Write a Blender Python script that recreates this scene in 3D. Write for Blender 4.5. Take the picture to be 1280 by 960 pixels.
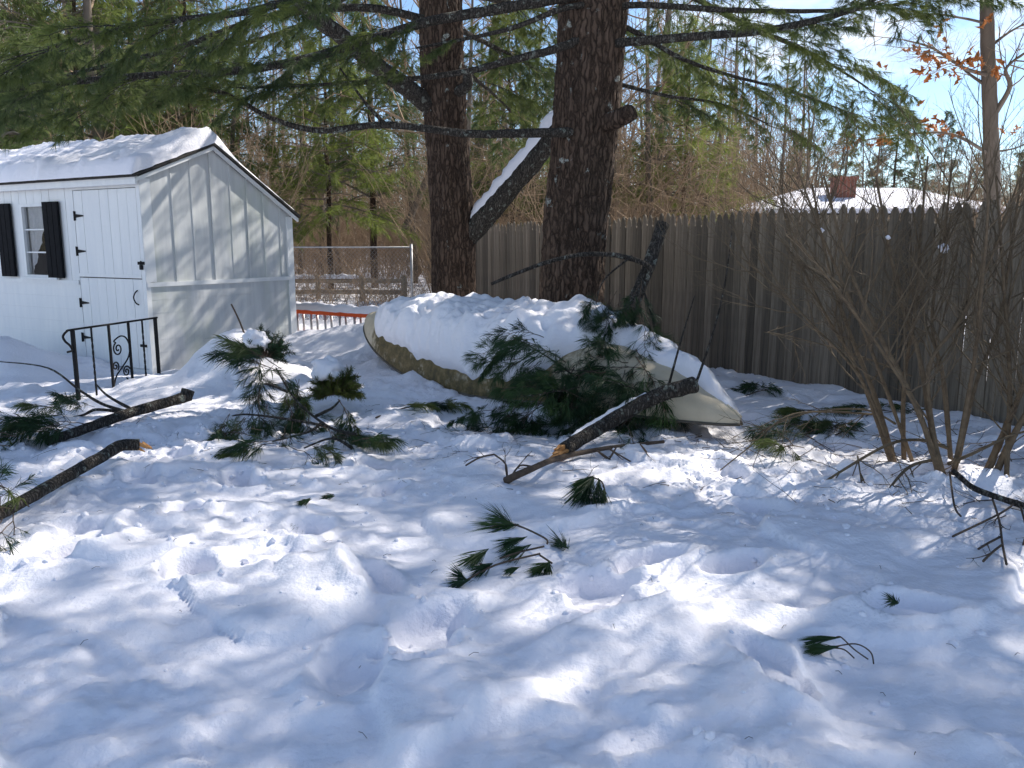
import bpy, math, random
import numpy as np
from mathutils import Vector as V, Matrix, noise as mn
R = math.radians
for o in list(bpy.data.objects): bpy.data.objects.remove(o)
scene = bpy.context.scene
COL = scene.collection

# ------------------------------------------------------------------ camera, sky, sun, exposure
EYE = 1.5; PITCH = R(9.7); F = 1024.0
cam = bpy.data.cameras.new('camera'); camo = bpy.data.objects.new('camera', cam); COL.objects.link(camo)
cam.lens = 28.8; cam.sensor_width = 36; cam.clip_start = 0.05; cam.clip_end = 2000
camo.location = (0, 0, EYE); camo.rotation_euler = (math.pi/2 - PITCH, 0, 0)
scene.camera = camo
SUN_AZ = R(51); SUN_EL = R(43)           # azimuth measured clockwise from +Y
w = bpy.data.worlds.new('World'); scene.world = w; w.use_nodes = True
nt = w.node_tree; nt.nodes.clear()
sky = nt.nodes.new('ShaderNodeTexSky'); sky.sky_type = 'NISHITA'; sky.sun_disc = False
sky.sun_elevation = SUN_EL; sky.sun_rotation = SUN_AZ
sky.air_density = 0.9; sky.dust_density = 0.0; sky.ozone_density = 2.6
tc = nt.nodes.new('ShaderNodeTexCoord')
mp = nt.nodes.new('ShaderNodeMapping'); mp.inputs['Scale'].default_value = (1.0, 1.0, 2.6); mp.inputs['Location'].default_value = (1.3, 7, 2)
cn = nt.nodes.new('ShaderNodeTexNoise'); cn.inputs['Scale'].default_value = 3.1; cn.inputs['Detail'].default_value = 8; cn.inputs['Roughness'].default_value = 0.55
cr = nt.nodes.new('ShaderNodeValToRGB'); cr.color_ramp.elements[0].position = 0.55; cr.color_ramp.elements[1].position = 0.70
mx = nt.nodes.new('ShaderNodeMixRGB'); mx.inputs['Color2'].default_value = (7.5, 7.8, 8.2, 1)
bg = nt.nodes.new('ShaderNodeBackground'); bg.inputs['Strength'].default_value = 0.13
wo = nt.nodes.new('ShaderNodeOutputWorld')
L = nt.links.new
L(tc.outputs['Generated'], mp.inputs['Vector']); L(mp.outputs['Vector'], cn.inputs['Vector'])
L(cn.outputs['Fac'], cr.inputs['Fac']); L(cr.outputs['Color'], mx.inputs['Fac'])
L(sky.outputs['Color'], mx.inputs['Color1']); L(mx.outputs['Color'], bg.inputs['Color']); L(bg.outputs['Background'], wo.inputs['Surface'])
sl = bpy.data.lights.new('sun', 'SUN'); sl.energy = 5.0; sl.angle = R(0.53); sl.color = (1.0, 0.95, 0.87)
so = bpy.data.objects.new('sun', sl); COL.objects.link(so)
SUND = V((math.sin(SUN_AZ)*math.cos(SUN_EL), math.cos(SUN_AZ)*math.cos(SUN_EL), math.sin(SUN_EL)))
so.rotation_euler = (-SUND).to_track_quat('-Z', 'Y').to_euler(); so.location = SUND*60
vs = scene.view_settings; vs.view_transform = 'Standard'; vs.look = 'None'; vs.gamma = 1; vs.use_curve_mapping = False
vs.exposure = 0.52
cy = scene.cycles
cy.max_bounces = 4; cy.diffuse_bounces = 2; cy.glossy_bounces = 2; cy.transmission_bounces = 4; cy.transparent_max_bounces = 6; cy.caustics_reflective = False; cy.caustics_refractive = False

# ------------------------------------------------------------------ measuring helpers (photo pixel -> place in the yard)
_f = V((0, math.cos(PITCH), -math.sin(PITCH))); _u = V((0, math.sin(PITCH), math.cos(PITCH))); _r = V((1, 0, 0))
def ray(px, py): return _f + _r*((px-640)/F) - _u*((py-480)/F)
def P(px, py, Y):
    d = ray(px, py); return V((0, 0, EYE)) + d*(Y/d.y)
def G(px, py, z=0.0):
    d = ray(px, py); return V((0, 0, EYE)) + d*((z-EYE)/d.z)

# ------------------------------------------------------------------ numpy noise and the snow height field
_rs = np.random.RandomState(7); _perm = _rs.permutation(512); _perm = np.concatenate([_perm, _perm, _perm])
_ga = _rs.rand(512)*2*np.pi
def pn(x, y, seed=0):
    x = np.asarray(x, float) + seed*37.3; y = np.asarray(y, float) + seed*91.7
    xi = np.floor(x).astype(int); yi = np.floor(y).astype(int); xf = x-xi; yf = y-yi
    def g(ix, iy, dx, dy):
        a = _ga[_perm[(_perm[ix % 512] + iy) % 512]]; return np.cos(a)*dx + np.sin(a)*dy
    s = xf*xf*xf*(xf*(xf*6-15)+10); t = yf*yf*yf*(yf*(yf*6-15)+10)
    a = g(xi, yi, xf, yf); b = g(xi+1, yi, xf-1, yf); c = g(xi, yi+1, xf, yf-1); d = g(xi+1, yi+1, xf-1, yf-1)
    return (a*(1-s)+b*s)*(1-t) + (c*(1-s)+d*s)*t
def sstep(a, b, x):
    t = np.clip((x-a)/(b-a), 0, 1); return t*t*(3-2*t)
PITS = []
_pr = random.Random(11)
def trail(pts, step=0.62):
    for (x0, y0), (x1, y1) in zip(pts[:-1], pts[1:]):
        n = max(1, int(math.hypot(x1-x0, y1-y0)/step)); a = math.atan2(y1-y0, x1-x0)
        for i in range(n):
            t = i/n; s = 0.13 if len(PITS) % 2 else -0.13
            PITS.append((x0+(x1-x0)*t - math.sin(a)*s + _pr.uniform(-.06, .06), y0+(y1-y0)*t + math.cos(a)*s + _pr.uniform(-.06, .06),
                         a+_pr.uniform(-.4, .4), _pr.uniform(.15, .22), _pr.uniform(.085, .13), _pr.uniform(.045, .095)))
trail([(-2.6, 2.2), (-1.6, 3.6), (-1.9, 5.2), (-3.2, 6.9), (-4.2, 7.4)])
trail([(0.3, 1.9), (-0.5, 2.8), (-0.9, 4.2), (-0.8, 5.6), (-2.2, 7.2)])
trail([(1.5, 1.9), (1.0, 2.7), (0.9, 3.7), (1.6, 4.6), (1.2, 5.4)])
trail([(2.6, 3.0), (1.6, 3.3), (0.4, 3.1), (-1.0, 3.0)])
trail([(-3.6, 5.6), (-2.4, 5.2), (-1.2, 4.6)])
for _ in range(12):
    PITS.append((_pr.uniform(-3.6, 3.2), _pr.uniform(2.0, 6.6), _pr.uniform(0, 6.3), _pr.uniform(.1, .3), _pr.uniform(.08, .2), _pr.uniform(.03, .09)))
# mounds: x, y, radius_x, radius_y, height
MOUNDS = [(-2.95, 8.8, .5, .5, .56), (-3.0, 8.3, .4, .4, .12), (-6.1, 9.6, .8, .6, .4), (-2.7, 11.6, 1.6, .5, .2),
          (-2.45, 7.6, 1.0, .6, .08), (2.75, 5.15, .8, .5, .09), (.2, 9.6, 1.6, 1.0, .25), (-1.3, 11.8, 1.5, .8, .25), (1.2, 8.2, 1.2, .9, .1)]
def H(x, y):
    x = np.asarray(x, float); y = np.asarray(y, float)
    d = np.hypot(x, y)
    h = 0.055*pn(x*.55, y*.55, 1) + 0.035*pn(x*1.4, y*1.4, 2)
    wx = x + .12*pn(x*2.3, y*2.3, 9); wy = y + .12*pn(x*2.3, y*2.3, 10)
    rough = .48 + .9*sstep(-.25, .35, pn(x*.6, y*.6, 5)) + .5*np.exp(-((x+2.2)**2/4+(y-6.2)**2/2.2))
    fade = 1-sstep(14, 40, d)
    h = h + rough*fade*(0.06*(np.abs(pn(wx*2.1, wy*2.1, 3))-.25) + 0.042*(np.abs(pn(wx*4.7, wy*4.7, 4))-.25) + .030*(np.abs(pn(wx*8.9, wy*8.9, 6))-.25) + .017*(np.abs(pn(wx*18, wy*18, 7))-.25) + .008*(np.abs(pn(x*34, y*34, 8))-.2))
    h = h + fade*0.06*sstep(.08, .12, pn(wx*1.1, wy*1.1, 12))*(.6+pn(x*2, y*2, 13))
    for (cx, cy, rx, ry, hh) in MOUNDS:
        e = ((x-cx)/rx)**2 + ((y-cy)/ry)**2; e = e*(1+.5*pn(x*2.5, y*2.5, 14))
        h = h + hh*np.exp(-e)
    wob = 1 + .5*pn(x*4.5, y*4.5, 15) + .12*pn(x*12, y*12, 16)
    for (cx, cy, a, ra, rb, dep) in PITS:
        m = (np.abs(x-cx) < .6) & (np.abs(y-cy) < .6)
        if not np.any(m): continue
        X = x[m]-cx if x.ndim else x-cx; Y = y[m]-cy if y.ndim else y-cy
        u = X*math.cos(a)+Y*math.sin(a); v = -X*math.sin(a)+Y*math.cos(a)
        q = np.sqrt((u/ra)**2+(v/rb)**2)*(wob[m] if wob.ndim else wob)
        dz = -dep*(1-sstep(.68, 1.08, q)) + .025*np.exp(-((q-1.3)/.25)**2)
        if h.ndim: h[m] = h[m] + dz
        else: h = h + dz
    return h + 1.6*sstep(22, 90, y) + .25*sstep(12, 22, y)*sstep(2, -4, x)
def hz(x, y): return float(H(np.array([x]), np.array([y]))[0])
def GS(px, py, dz=0.0):                  # point on the snow seen at a pixel
    p = G(px, py, 0)
    for _ in range(6): p = G(px, py, hz(p.x, p.y))
    return V((p.x, p.y, hz(p.x, p.y)+dz))

def hit_y(px, py):
    d = ray(px, py); ys = np.arange(2.0, 13, .03); t = ys/d.y; z = EYE+d.z*t; h = H(d.x*t, ys); k = np.argmax(z < h); return float(ys[k]) if z[k] < h[k] else 13.0
# ------------------------------------------------------------------ mesh helpers
WM = {}
def link(o, parent=None, M=None):
    COL.objects.link(o)
    M = M or Matrix.Identity(4)
    if parent is not None:
        o.parent = parent; o.matrix_parent_inverse = WM[parent.name].inverted()
    o.matrix_basis = M; WM[o.name] = M
    return o
def tag(o, label, cat=None, group=None, kind=None):
    if label: o['label'] = label
    if cat: o['category'] = cat
    if group: o['group'] = group
    if kind: o['kind'] = kind
    return o
def thing(name, label, cat, loc, group=None):
    o = bpy.data.objects.new(name, None); o.empty_display_size = .2
    link(o, None, Matrix.Translation(V(loc))); return tag(o, label, cat, group)
class MB:
    def __init__(s): s.v = []; s.f = []; s.m = []
    def add(s, vs, fs, mi=0):
        b = len(s.v); s.v.extend([tuple(q) for q in vs]); s.f.extend([tuple(b+i for i in q) for q in fs]); s.m.extend([mi]*len(fs)); return s
    def hexa(s, c, mi=0):                # 8 corners: bottom 4 ccw, top 4 ccw
        return s.add(c, [(3,2,1,0), (4,5,6,7), (0,1,5,4), (1,2,6,5), (2,3,7,6), (3,0,4,7)], mi)
    def box(s, c, e, mi=0, M=None):
        x, y, z = e[0]/2, e[1]/2, e[2]/2
        q = [V((sx*x, sy*y, sz*z)) for sz in (-1, 1) for sx, sy in ((-1,-1), (1,-1), (1,1), (-1,1))]
        if M: q = [M @ a for a in q]
        return s.hexa([a+V(c) for a in q], mi)
    def tube(s, pts, rad, n=6, mi=0, cap=True, squash=None):
        pts = [V(p) for p in pts]; k = len(pts)
        if not hasattr(rad, '__len__'): rad = [rad]*k
        vs_ = []; fs = []; prev = None
        for i, p in enumerate(pts):
            t = (pts[min(i+1, k-1)]-pts[max(i-1, 0)])
            t = t.normalized() if t.length > 1e-9 else V((0,0,1))
            if prev is None: a = t.orthogonal().normalized()
            else:
                a = prev - t*prev.dot(t); a = a.normalized() if a.length > 1e-6 else t.orthogonal().normalized()
            prev = a; b = t.cross(a)
            for j in range(n):
                th = 2*math.pi*j/n; vs_.append(p + (a*math.cos(th)+b*math.sin(th))*rad[i])
        for i in range(k-1):
            for j in range(n):
                fs.append((i*n+j, i*n+(j+1) % n, (i+1)*n+(j+1) % n, (i+1)*n+j))
        if cap:
            fs.append(tuple(range(n-1, -1, -1))); fs.append(tuple((k-1)*n+j for j in range(n)))
        return s.add(vs_, fs, mi)
    def mesh(s, name, mats, smooth=True, bevel=0):
        me = bpy.data.meshes.new(name); me.from_pydata(s.v, [], s.f)
        for m in (mats if isinstance(mats, (list, tuple)) else [mats]): me.materials.append(m)
        if any(s.m): me.polygons.foreach_set('material_index', s.m)
        if smooth: me.polygons.foreach_set('use_smooth', [True]*len(s.f))
        me.update(); return me
    def build(s, name, mats, parent=None, smooth=True, M=None):
        return link(bpy.data.objects.new(name, s.mesh(name, mats, smooth)), parent, M)
def bevel(o, wd=.004, seg=2):
    m = o.modifiers.new('bevel', 'BEVEL'); m.width = wd; m.segments = seg; m.limit_method = 'ANGLE'; m.angle_limit = R(40); return o
def catmull(pts, n=6):
    pts = [V(p) for p in pts]; out = []
    for i in range(len(pts)-1):
        p0 = pts[max(i-1, 0)]; p1 = pts[i]; p2 = pts[i+1]; p3 = pts[min(i+2, len(pts)-1)]
        for k in range(n):
            t = k/n
            out.append(.5*((2*p1)+(p2-p0)*t+(2*p0-5*p1+4*p2-p3)*t*t+(3*p1-p0-3*p2+p3)*t**3))
    out.append(pts[-1]); return out
def lerp(a, b, t): return a+(b-a)*t
def taper(n, r0, r1, pw=1.0): return [lerp(r0, r1, (i/(n-1))**pw) for i in range(n)]
def rvec(rng):
    while True:
        v = V((rng.uniform(-1,1), rng.uniform(-1,1), rng.uniform(-1,1)))
        if .05 < v.length < 1: return v.normalized()

# ------------------------------------------------------------------ materials
def mat(name):
    m = bpy.data.materials.new(name); m.use_nodes = True
    return m, m.node_tree, m.node_tree.nodes['Principled BSDF']
def noise_col(nt, scale, stops, vec='Object', stretch=(1,1,1), detail=6, rough=.6, dist=0.0):
    tc = nt.nodes.new('ShaderNodeTexCoord'); mp = nt.nodes.new('ShaderNodeMapping'); mp.inputs['Scale'].default_value = stretch
    n = nt.nodes.new('ShaderNodeTexNoise'); n.inputs['Scale'].default_value = scale; n.inputs['Detail'].default_value = detail; n.inputs['Roughness'].default_value = rough
    n.inputs['Distortion'].default_value = dist
    r = nt.nodes.new('ShaderNodeValToRGB')
    while len(r.color_ramp.elements) < len(stops): r.color_ramp.elements.new(.5)
    for e, (p, c) in zip(r.color_ramp.elements, stops): e.position = p; e.color = (*c, 1) if len(c) == 3 else c
    nt.links.new(tc.outputs[vec], mp.inputs['Vector']); nt.links.new(mp.outputs['Vector'], n.inputs['Vector']); nt.links.new(n.outputs['Fac'], r.inputs['Fac'])
    return n, r
def bump(nt, b, height, strength=.4, dist=.02):
    bn = nt.nodes.new('ShaderNodeBump'); bn.inputs['Strength'].default_value = strength; bn.inputs['Distance'].default_value = dist
    nt.links.new(height, bn.inputs['Height']); 
    old = b.inputs['Normal'].links
    if old: nt.links.new(old[0].from_socket, bn.inputs['Normal'])
    nt.links.new(bn.outputs['Normal'], b.inputs['Normal'])
def mixc(nt, fac, c1, c2, mode='MIX'):
    m = nt.nodes.new('ShaderNodeMixRGB'); m.blend_type = mode
    for s, i in ((fac, 'Fac'), (c1, 'Color1'), (c2, 'Color2')):
        if hasattr(s, 'links'): nt.links.new(s, m.inputs[i])
        elif isinstance(s, (int, float)): m.inputs[i].default_value = s
        else: m.inputs[i].default_value = (*s, 1)
    return m.outputs['Color']
def make_snow():
    m, nt, b = mat('snow')
    b.inputs['Base Color'].default_value = (.89, .868, .91, 1); b.inputs['Roughness'].default_value = .55
    b.inputs['Specular IOR Level'].default_value = .25
    b.inputs['Subsurface Weight'].default_value = .0; b.inputs['Subsurface Radius'].default_value = (.05, .06, .08); b.inputs['Subsurface Scale'].default_value = .6
    n, r = noise_col(nt, 38, [(0, (0,0,0)), (1, (1,1,1))], detail=3, rough=.6); bump(nt, b, n.outputs['Fac'], .55, .014)
    return m
SNOW = make_snow()
def simple(name, c1, c2, scale=8, rough=.7, stretch=(1,1,1), bstr=.2, bdist=.005, vec='Object', spec=.3, metal=0, detail=6):
    m, nt, b = mat(name); n, r = noise_col(nt, scale, [(.3, c1), (.7, c2)], vec, stretch, detail)
    nt.links.new(r.outputs['Color'], b.inputs['Base Color']); b.inputs['Roughness'].default_value = rough
    b.inputs['Specular IOR Level'].default_value = spec; b.inputs['Metallic'].default_value = metal
    if bstr: bump(nt, b, n.outputs['Fac'], bstr, bdist)
    return m
def make_bark(name, c1, c2, lichen=.0, sc=1.0, lich_col=(.34, .36, .33)):
    m, nt, b = mat(name)
    n, r = noise_col(nt, 16*sc, [(.3, c1), (.68, c2)], stretch=(1, 1, .22), detail=9, rough=.7)
    tc = nt.nodes.new('ShaderNodeTexCoord'); mp = nt.nodes.new('ShaderNodeMapping'); mp.inputs['Scale'].default_value = (1, 1, .2)
    vo = nt.nodes.new('ShaderNodeTexVoronoi'); vo.feature = 'DISTANCE_TO_EDGE'; vo.inputs['Scale'].default_value = 19*sc
    ns = nt.nodes.new('ShaderNodeTexNoise'); ns.inputs['Scale'].default_value = 9; ns.inputs['Detail'].default_value = 5
    va = nt.nodes.new('ShaderNodeMixRGB'); va.blend_type = 'LINEAR_LIGHT'; va.inputs['Fac'].default_value = .035
    nt.links.new(tc.outputs['Object'], mp.inputs['Vector']); nt.links.new(tc.outputs['Object'], ns.inputs['Vector'])
    nt.links.new(mp.outputs['Vector'], va.inputs['Color1']); nt.links.new(ns.outputs['Color'], va.inputs['Color2']); nt.links.new(va.outputs['Color'], vo.inputs['Vector'])
    rp = nt.nodes.new('ShaderNodeValToRGB'); rp.color_ramp.elements[0].position = .0; rp.color_ramp.elements[1].position = .22
    rp.color_ramp.elements[0].color = (.2, .2, .2, 1)
    nt.links.new(vo.outputs['Distance'], rp.inputs['Fac'])
    col = mixc(nt, .8, r.outputs['Color'], rp.outputs['Color'], 'MULTIPLY')  # crevice shade multiplied into the bark colour so the furrows look deeper
    if lichen:
        n2, r2 = noise_col(nt, 6*sc, [(1-lichen-.03, (0,0,0)), (1-lichen+.03, (1,1,1))], detail=4, rough=.55)
        n3, r3 = noise_col(nt, 70*sc, [(.42, (0,0,0)), (.5, (1,1,1))], detail=3)
        f = mixc(nt, 1.0, r2.outputs['Color'], r3.outputs['Color'], 'MULTIPLY')
        col = mixc(nt, f, col, lich_col)
    nt.links.new(col, b.inputs['Base Color']); b.inputs['Roughness'].default_value = .9; b.inputs['Specular IOR Level'].default_value = .15
    bump(nt, b, rp.outputs['Color'], .9, .02); bump(nt, b, n.outputs['Fac'], .6, .008)
    return m
BARK = make_bark('pine_bark', (.048, .033, .025), (.14, .095, .07), .325)
BARK2 = make_bark('pine_bark_brown', (.05, .033, .025), (.14, .095, .07), .30, 1.1)
LIMB = make_bark('limb_bark', (.05, .043, .037), (.13, .115, .1), .38, 2.5, (.26, .28, .24))
TWIG = simple('dead_twig', (.055, .038, .028), (.12, .085, .06), 30, .85)
BUSH = simple('shrub_bark', (.09, .062, .038), (.19, .135, .082), 25, .85)
BUSHT = simple('shrub_twig', (.085, .06, .038), (.175, .13, .08), 14, .85)
GREYB = simple('bare_tree_bark', (.10, .08, .065), (.22, .18, .145), 5, .9, (1,1,.3), .3, .01)
BRUSH = simple('winter_brush', (.21, .145, .092), (.40, .285, .185), 3, .9, bstr=0)
def make_needles(name, c1, c2, tr=.45):
    m = bpy.data.materials.new(name); m.use_nodes = True; nt = m.node_tree; nt.nodes.clear()
    o = nt.nodes.new('ShaderNodeOutputMaterial'); oi = nt.nodes.new('ShaderNodeObjectInfo')
    n, r = noise_col(nt, 5, [(.3, c1), (.7, c2)], detail=3)
    rp = nt.nodes.new('ShaderNodeValToRGB'); rp.color_ramp.elements[0].color = (.65, .7, .75, 1); rp.color_ramp.elements[1].color = (1.25, 1.15, .8, 1)
    nt.links.new(oi.outputs['Random'], rp.inputs['Fac'])
    c = mixc(nt, 1.0, r.outputs['Color'], rp.outputs['Color'], 'MULTIPLY')
    p = nt.nodes.new('ShaderNodeBsdfPrincipled'); p.inputs['Roughness'].default_value = .5; p.inputs['Specular IOR Level'].default_value = .35
    t = nt.nodes.new('ShaderNodeBsdfTranslucent'); mxs = nt.nodes.new('ShaderNodeMixShader'); mxs.inputs['Fac'].default_value = tr
    nt.links.new(c, p.inputs['Base Color']); nt.links.new(c, t.inputs['Color'])
    nt.links.new(p.outputs[0], mxs.inputs[1]); nt.links.new(t.outputs[0], mxs.inputs[2]); nt.links.new(mxs.outputs[0], o.inputs['Surface'])
    return m
NEEDLE = make_needles('pine_needles', (.08, .12, .05), (.165, .205, .075), .55)
NEEDLE_BG = make_needles('backlit_far_needles', (.11, .17, .055), (.23, .28, .085), .62)  # paler than the near needles: sun from behind is put into the colour
NEEDLE_DK = make_needles('fresh_fallen_needles', (.022, .058, .03), (.05, .10, .04), .35)
NEEDLE_YE = make_needles('yew_needles', (.06, .09, .025), (.13, .15, .04), .35)
OAKLEAF = simple('oak_leaf_dry', (.38, .13, .04), (.62, .26, .08), 6, .6)
def make_white(name, stain=0.0):
    m, nt, b = mat(name)
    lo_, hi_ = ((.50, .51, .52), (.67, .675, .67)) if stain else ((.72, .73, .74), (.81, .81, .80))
    n, r = noise_col(nt, 5, [(.3, lo_), (.7, hi_)], stretch=(2, 2, .25), detail=8)
    n2, r2 = noise_col(nt, 60, [(.62, (0,0,0)), (.75, (1,1,1))], stretch=(1,1,.4), detail=5)
    col = mixc(nt, mixc(nt, .35, (0,0,0), r2.outputs['Color']), r.outputs['Color'], (.5, .5, .47))
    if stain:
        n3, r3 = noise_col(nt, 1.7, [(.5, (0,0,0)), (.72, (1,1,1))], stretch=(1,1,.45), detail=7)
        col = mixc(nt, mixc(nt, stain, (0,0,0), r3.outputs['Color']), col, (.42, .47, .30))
    nt.links.new(col, b.inputs['Base Color']); b.inputs['Roughness'].default_value = .55
    bump(nt, b, n2.outputs['Fac'], .12, .003); return m
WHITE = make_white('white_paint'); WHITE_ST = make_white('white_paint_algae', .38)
BLACK = simple('black_paint', (.008, .008, .009), (.014, .014, .016), 20, .8, spec=.1)
IRON = simple('black_iron', (.012, .012, .013), (.022, .02, .02), 30, .7, spec=.15)
SHINGLE = simple('dark_shingle', (.02, .02, .02), (.06, .055, .05), 20, .9)
def make_fence():
    m, nt, b = mat('weathered_picket'); oi = nt.nodes.new('ShaderNodeObjectInfo')
    n, r = noise_col(nt, 10, [(.3, (.085, .07, .056)), (.7, (.32, .275, .225))], stretch=(5, 5, .16), detail=9, rough=.7)
    n2, r2 = noise_col(nt, 1.2, [(.4, (.75, .75, .72)), (.65, (1, 1, 1))], detail=5)
    rp = nt.nodes.new('ShaderNodeValToRGB'); rp.color_ramp.elements[0].color = (.45, .42, .38, 1); rp.color_ramp.elements[1].color = (1.3, 1.22, 1.12, 1)
    nt.links.new(oi.outputs['Random'], rp.inputs['Fac'])
    c = mixc(nt, 1.0, mixc(nt, 1.0, r.outputs['Color'], rp.outputs['Color'], 'MULTIPLY'), r2.outputs['Color'], 'MULTIPLY')
    nt.links.new(c, b.inputs['Base Color']); b.inputs['Roughness'].default_value = .9; bump(nt, b, n.outputs['Fac'], .5, .004); return m
FENCE = make_fence()
WOODG = simple('grey_split_rail', (.28, .22, .15), (.48, .39, .28), 9, .9, (1,1,.3))
RAWWOOD = simple('raw_broken_wood', (.46, .2, .065), (.62, .33, .13), 18, .8, (1,1,1))
ORANGE = simple('orange_fibreglass', (.72, .09, .02), (.85, .13, .03), 6, .45)
ALU = simple('aluminium', (.45, .45, .45), (.62, .62, .62), 20, .4, metal=.8)
GALV = simple('galvanised_wire', (.3, .3, .3), (.45, .45, .46), 20, .5, metal=.5)
BRICK_M = None
def make_brick():
    m, nt, b = mat('chimney_brick'); tc = nt.nodes.new('ShaderNodeTexCoord'); br = nt.nodes.new('ShaderNodeTexBrick')
    br.inputs['Scale'].default_value = 4.5; br.inputs['Color1'].default_value = (.30, .11, .07, 1); br.inputs['Color2'].default_value = (.22, .085, .06, 1); br.inputs['Mortar'].default_value = (.3, .27, .25, 1)
    nt.links.new(tc.outputs['Object'], br.inputs['Vector']); nt.links.new(br.outputs['Color'], b.inputs['Base Color']); b.inputs['Roughness'].default_value = .9; return m
def make_hull():
    m, nt, b = mat('cream_hull'); tc = nt.nodes.new('ShaderNodeTexCoord'); at = nt.nodes.new('ShaderNodeAttribute'); at.attribute_name = 'moss'
    n, r = noise_col(nt, 3, [(.3, (.52, .43, .30)), (.7, (.68, .58, .43))], detail=8)
    n2, r2 = noise_col(nt, 9, [(.3, (.028, .024, .009)), (.5, (.115, .082, .024)), (.72, (.30, .205, .09))], detail=10, rough=.75)
    n3, r3 = noise_col(nt, 7, [(.25, (0,0,0)), (.75, (1,1,1))], detail=8, rough=.7)
    ad = nt.nodes.new('ShaderNodeMath'); ad.operation = 'ADD'; nt.links.new(at.outputs['Fac'], ad.inputs[0]); nt.links.new(r3.outputs['Color'], ad.inputs[1])
    rp = nt.nodes.new('ShaderNodeValToRGB'); rp.color_ramp.elements[0].position = .66; rp.color_ramp.elements[1].position = .92
    sc = nt.nodes.new('ShaderNodeMath'); sc.operation = 'MULTIPLY'; sc.inputs[1].default_value = .66; nt.links.new(ad.outputs[0], sc.inputs[0]); nt.links.new(sc.outputs[0], rp.inputs['Fac'])
    c = mixc(nt, rp.outputs['Color'], r.outputs['Color'], r2.outputs['Color'])
    nt.links.new(c, b.inputs['Base Color']); b.inputs['Roughness'].default_value = .65
    bump(nt, b, rp.outputs['Color'], .5, .01); bump(nt, b, n2.outputs['Fac'], .4, .01); return m
HULL = make_hull()
GLASS, _nt, _b = mat('window_glass'); _b.inputs['Base Color'].default_value = (.02, .022, .025, 1); _b.inputs['Roughness'].default_value = .04; _b.inputs['Alpha'].default_value = .16; _b.inputs['Specular IOR Level'].default_value = .25
CURTAIN = simple('lace_curtain', (.6, .6, .62), (.8, .8, .82), 40, .9, (1,1,.2))
DARKROOM = simple('dark_interior', (.03, .028, .026), (.05, .047, .042), 5, .9)

# ------------------------------------------------------------------ snow ground: one sheet to the horizon
def axis(fine, lo, hi, grow=1.07, mx=8):
    pts = []; a = fine[0]
    for b, st in fine[1:]:
        while a < b-1e-6: pts.append(a); a += st
    st = fine[-1][1]
    while a < hi: pts.append(a); st = min(st*grow, mx); a += st
    pts.append(hi); left = []; a = pts[0]; st = fine[1][1]
    while a > lo:
        st = min(st*grow, mx); a -= st; left.append(a)
    return np.array(left[::-1]+pts)
gx = axis([-5.2, (-3.2, .035), (3.0, .02), (5.0, .035)], -170, 170)
gy = axis([1.6, (5.2, .02), (8.2, .03), (13, .05)], -60, 240)
XX, YY = np.meshgrid(gx, gy); ZZ = H(XX.ravel(), YY.ravel())
nx, ny = len(gx), len(gy)
me = bpy.data.meshes.new('snow_ground')
me.vertices.add(nx*ny); me.vertices.foreach_set('co', np.stack([XX.ravel(), YY.ravel(), ZZ], 1).ravel().astype(np.float32))
i0 = (np.arange(ny-1)[:, None]*nx + np.arange(nx-1)[None, :]).ravel()
q = np.stack([i0, i0+1, i0+1+nx, i0+nx], 1)
me.loops.add(q.size); me.loops.foreach_set('vertex_index', q.ravel().astype(np.int32))
me.polygons.add(len(q)); me.polygons.foreach_set('loop_start', np.arange(0, q.size, 4).astype(np.int32)); me.polygons.foreach_set('loop_total', np.full(len(q), 4, np.int32))
me.polygons.foreach_set('use_smooth', np.ones(len(q), bool)); me.update(); me.validate(); me.materials.append(SNOW)
tag(link(bpy.data.objects.new('snow_ground', me)), 'lumpy trodden snow covering the whole yard', kind='structure')

# ------------------------------------------------------------------ shed
SC = V((-4.26, 9.62, 0)); SA = V((-.866, .5, 0)); SB = V((.5, .866, 0)); UP = V((0, 0, 1))
def S(m, l, z): return SC + SA*m + SB*l + UP*z
def front(px, py):
    d = ray(px, py); e = V((0, 0, EYE)); t = (SC-e).dot(SB)/d.dot(SB); p = e+d*t; return (p-SC).dot(SA), p.z
def gable(px, py):
    d = ray(px, py); e = V((0, 0, EYE)); t = (SC-e).dot(SA)/d.dot(SA); p = e+d*t; return (p-SC).dot(SB), p.z
def sbox(m0, m1, l0, l1, z0, z1):
    mb = MB(); mb.hexa([S(m0,l0,z0), S(m0,l1,z0), S(m1,l1,z0), S(m1,l0,z0), S(m0,l0,z1), S(m0,l1,z1), S(m1,l1,z1), S(m1,l0,z1)]); return mb
LEN = 4.4; DEP = 2.32; APL = 1.02; ZE = 2.28; ZA = 2.70; ZF = 1.93
def roofz(l): return lerp(ZE, ZA, l/APL) if l < APL else lerp(ZA, ZF, (l-APL)/(DEP-APL))
shed = thing('garden_shed', 'small white board shed with dutch door, black shutters and snowy saltbox roof', 'shed', S(LEN/2, DEP/2, 0))
rs = random.Random(3)
# core
core = MB(); prof = [(0.03, -.3), (DEP-.03, -.3), (DEP-.03, ZF-.05), (APL, ZA-.06), (.03, ZE-.05)]
mW0, zW1 = front(66.7, 257.5); mW1, _z = front(34, 257.5); _m, zW0 = front(37, 343)
mW0 = front(70, 300)[0]; mW1 = front(33.5, 300)[0]
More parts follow.
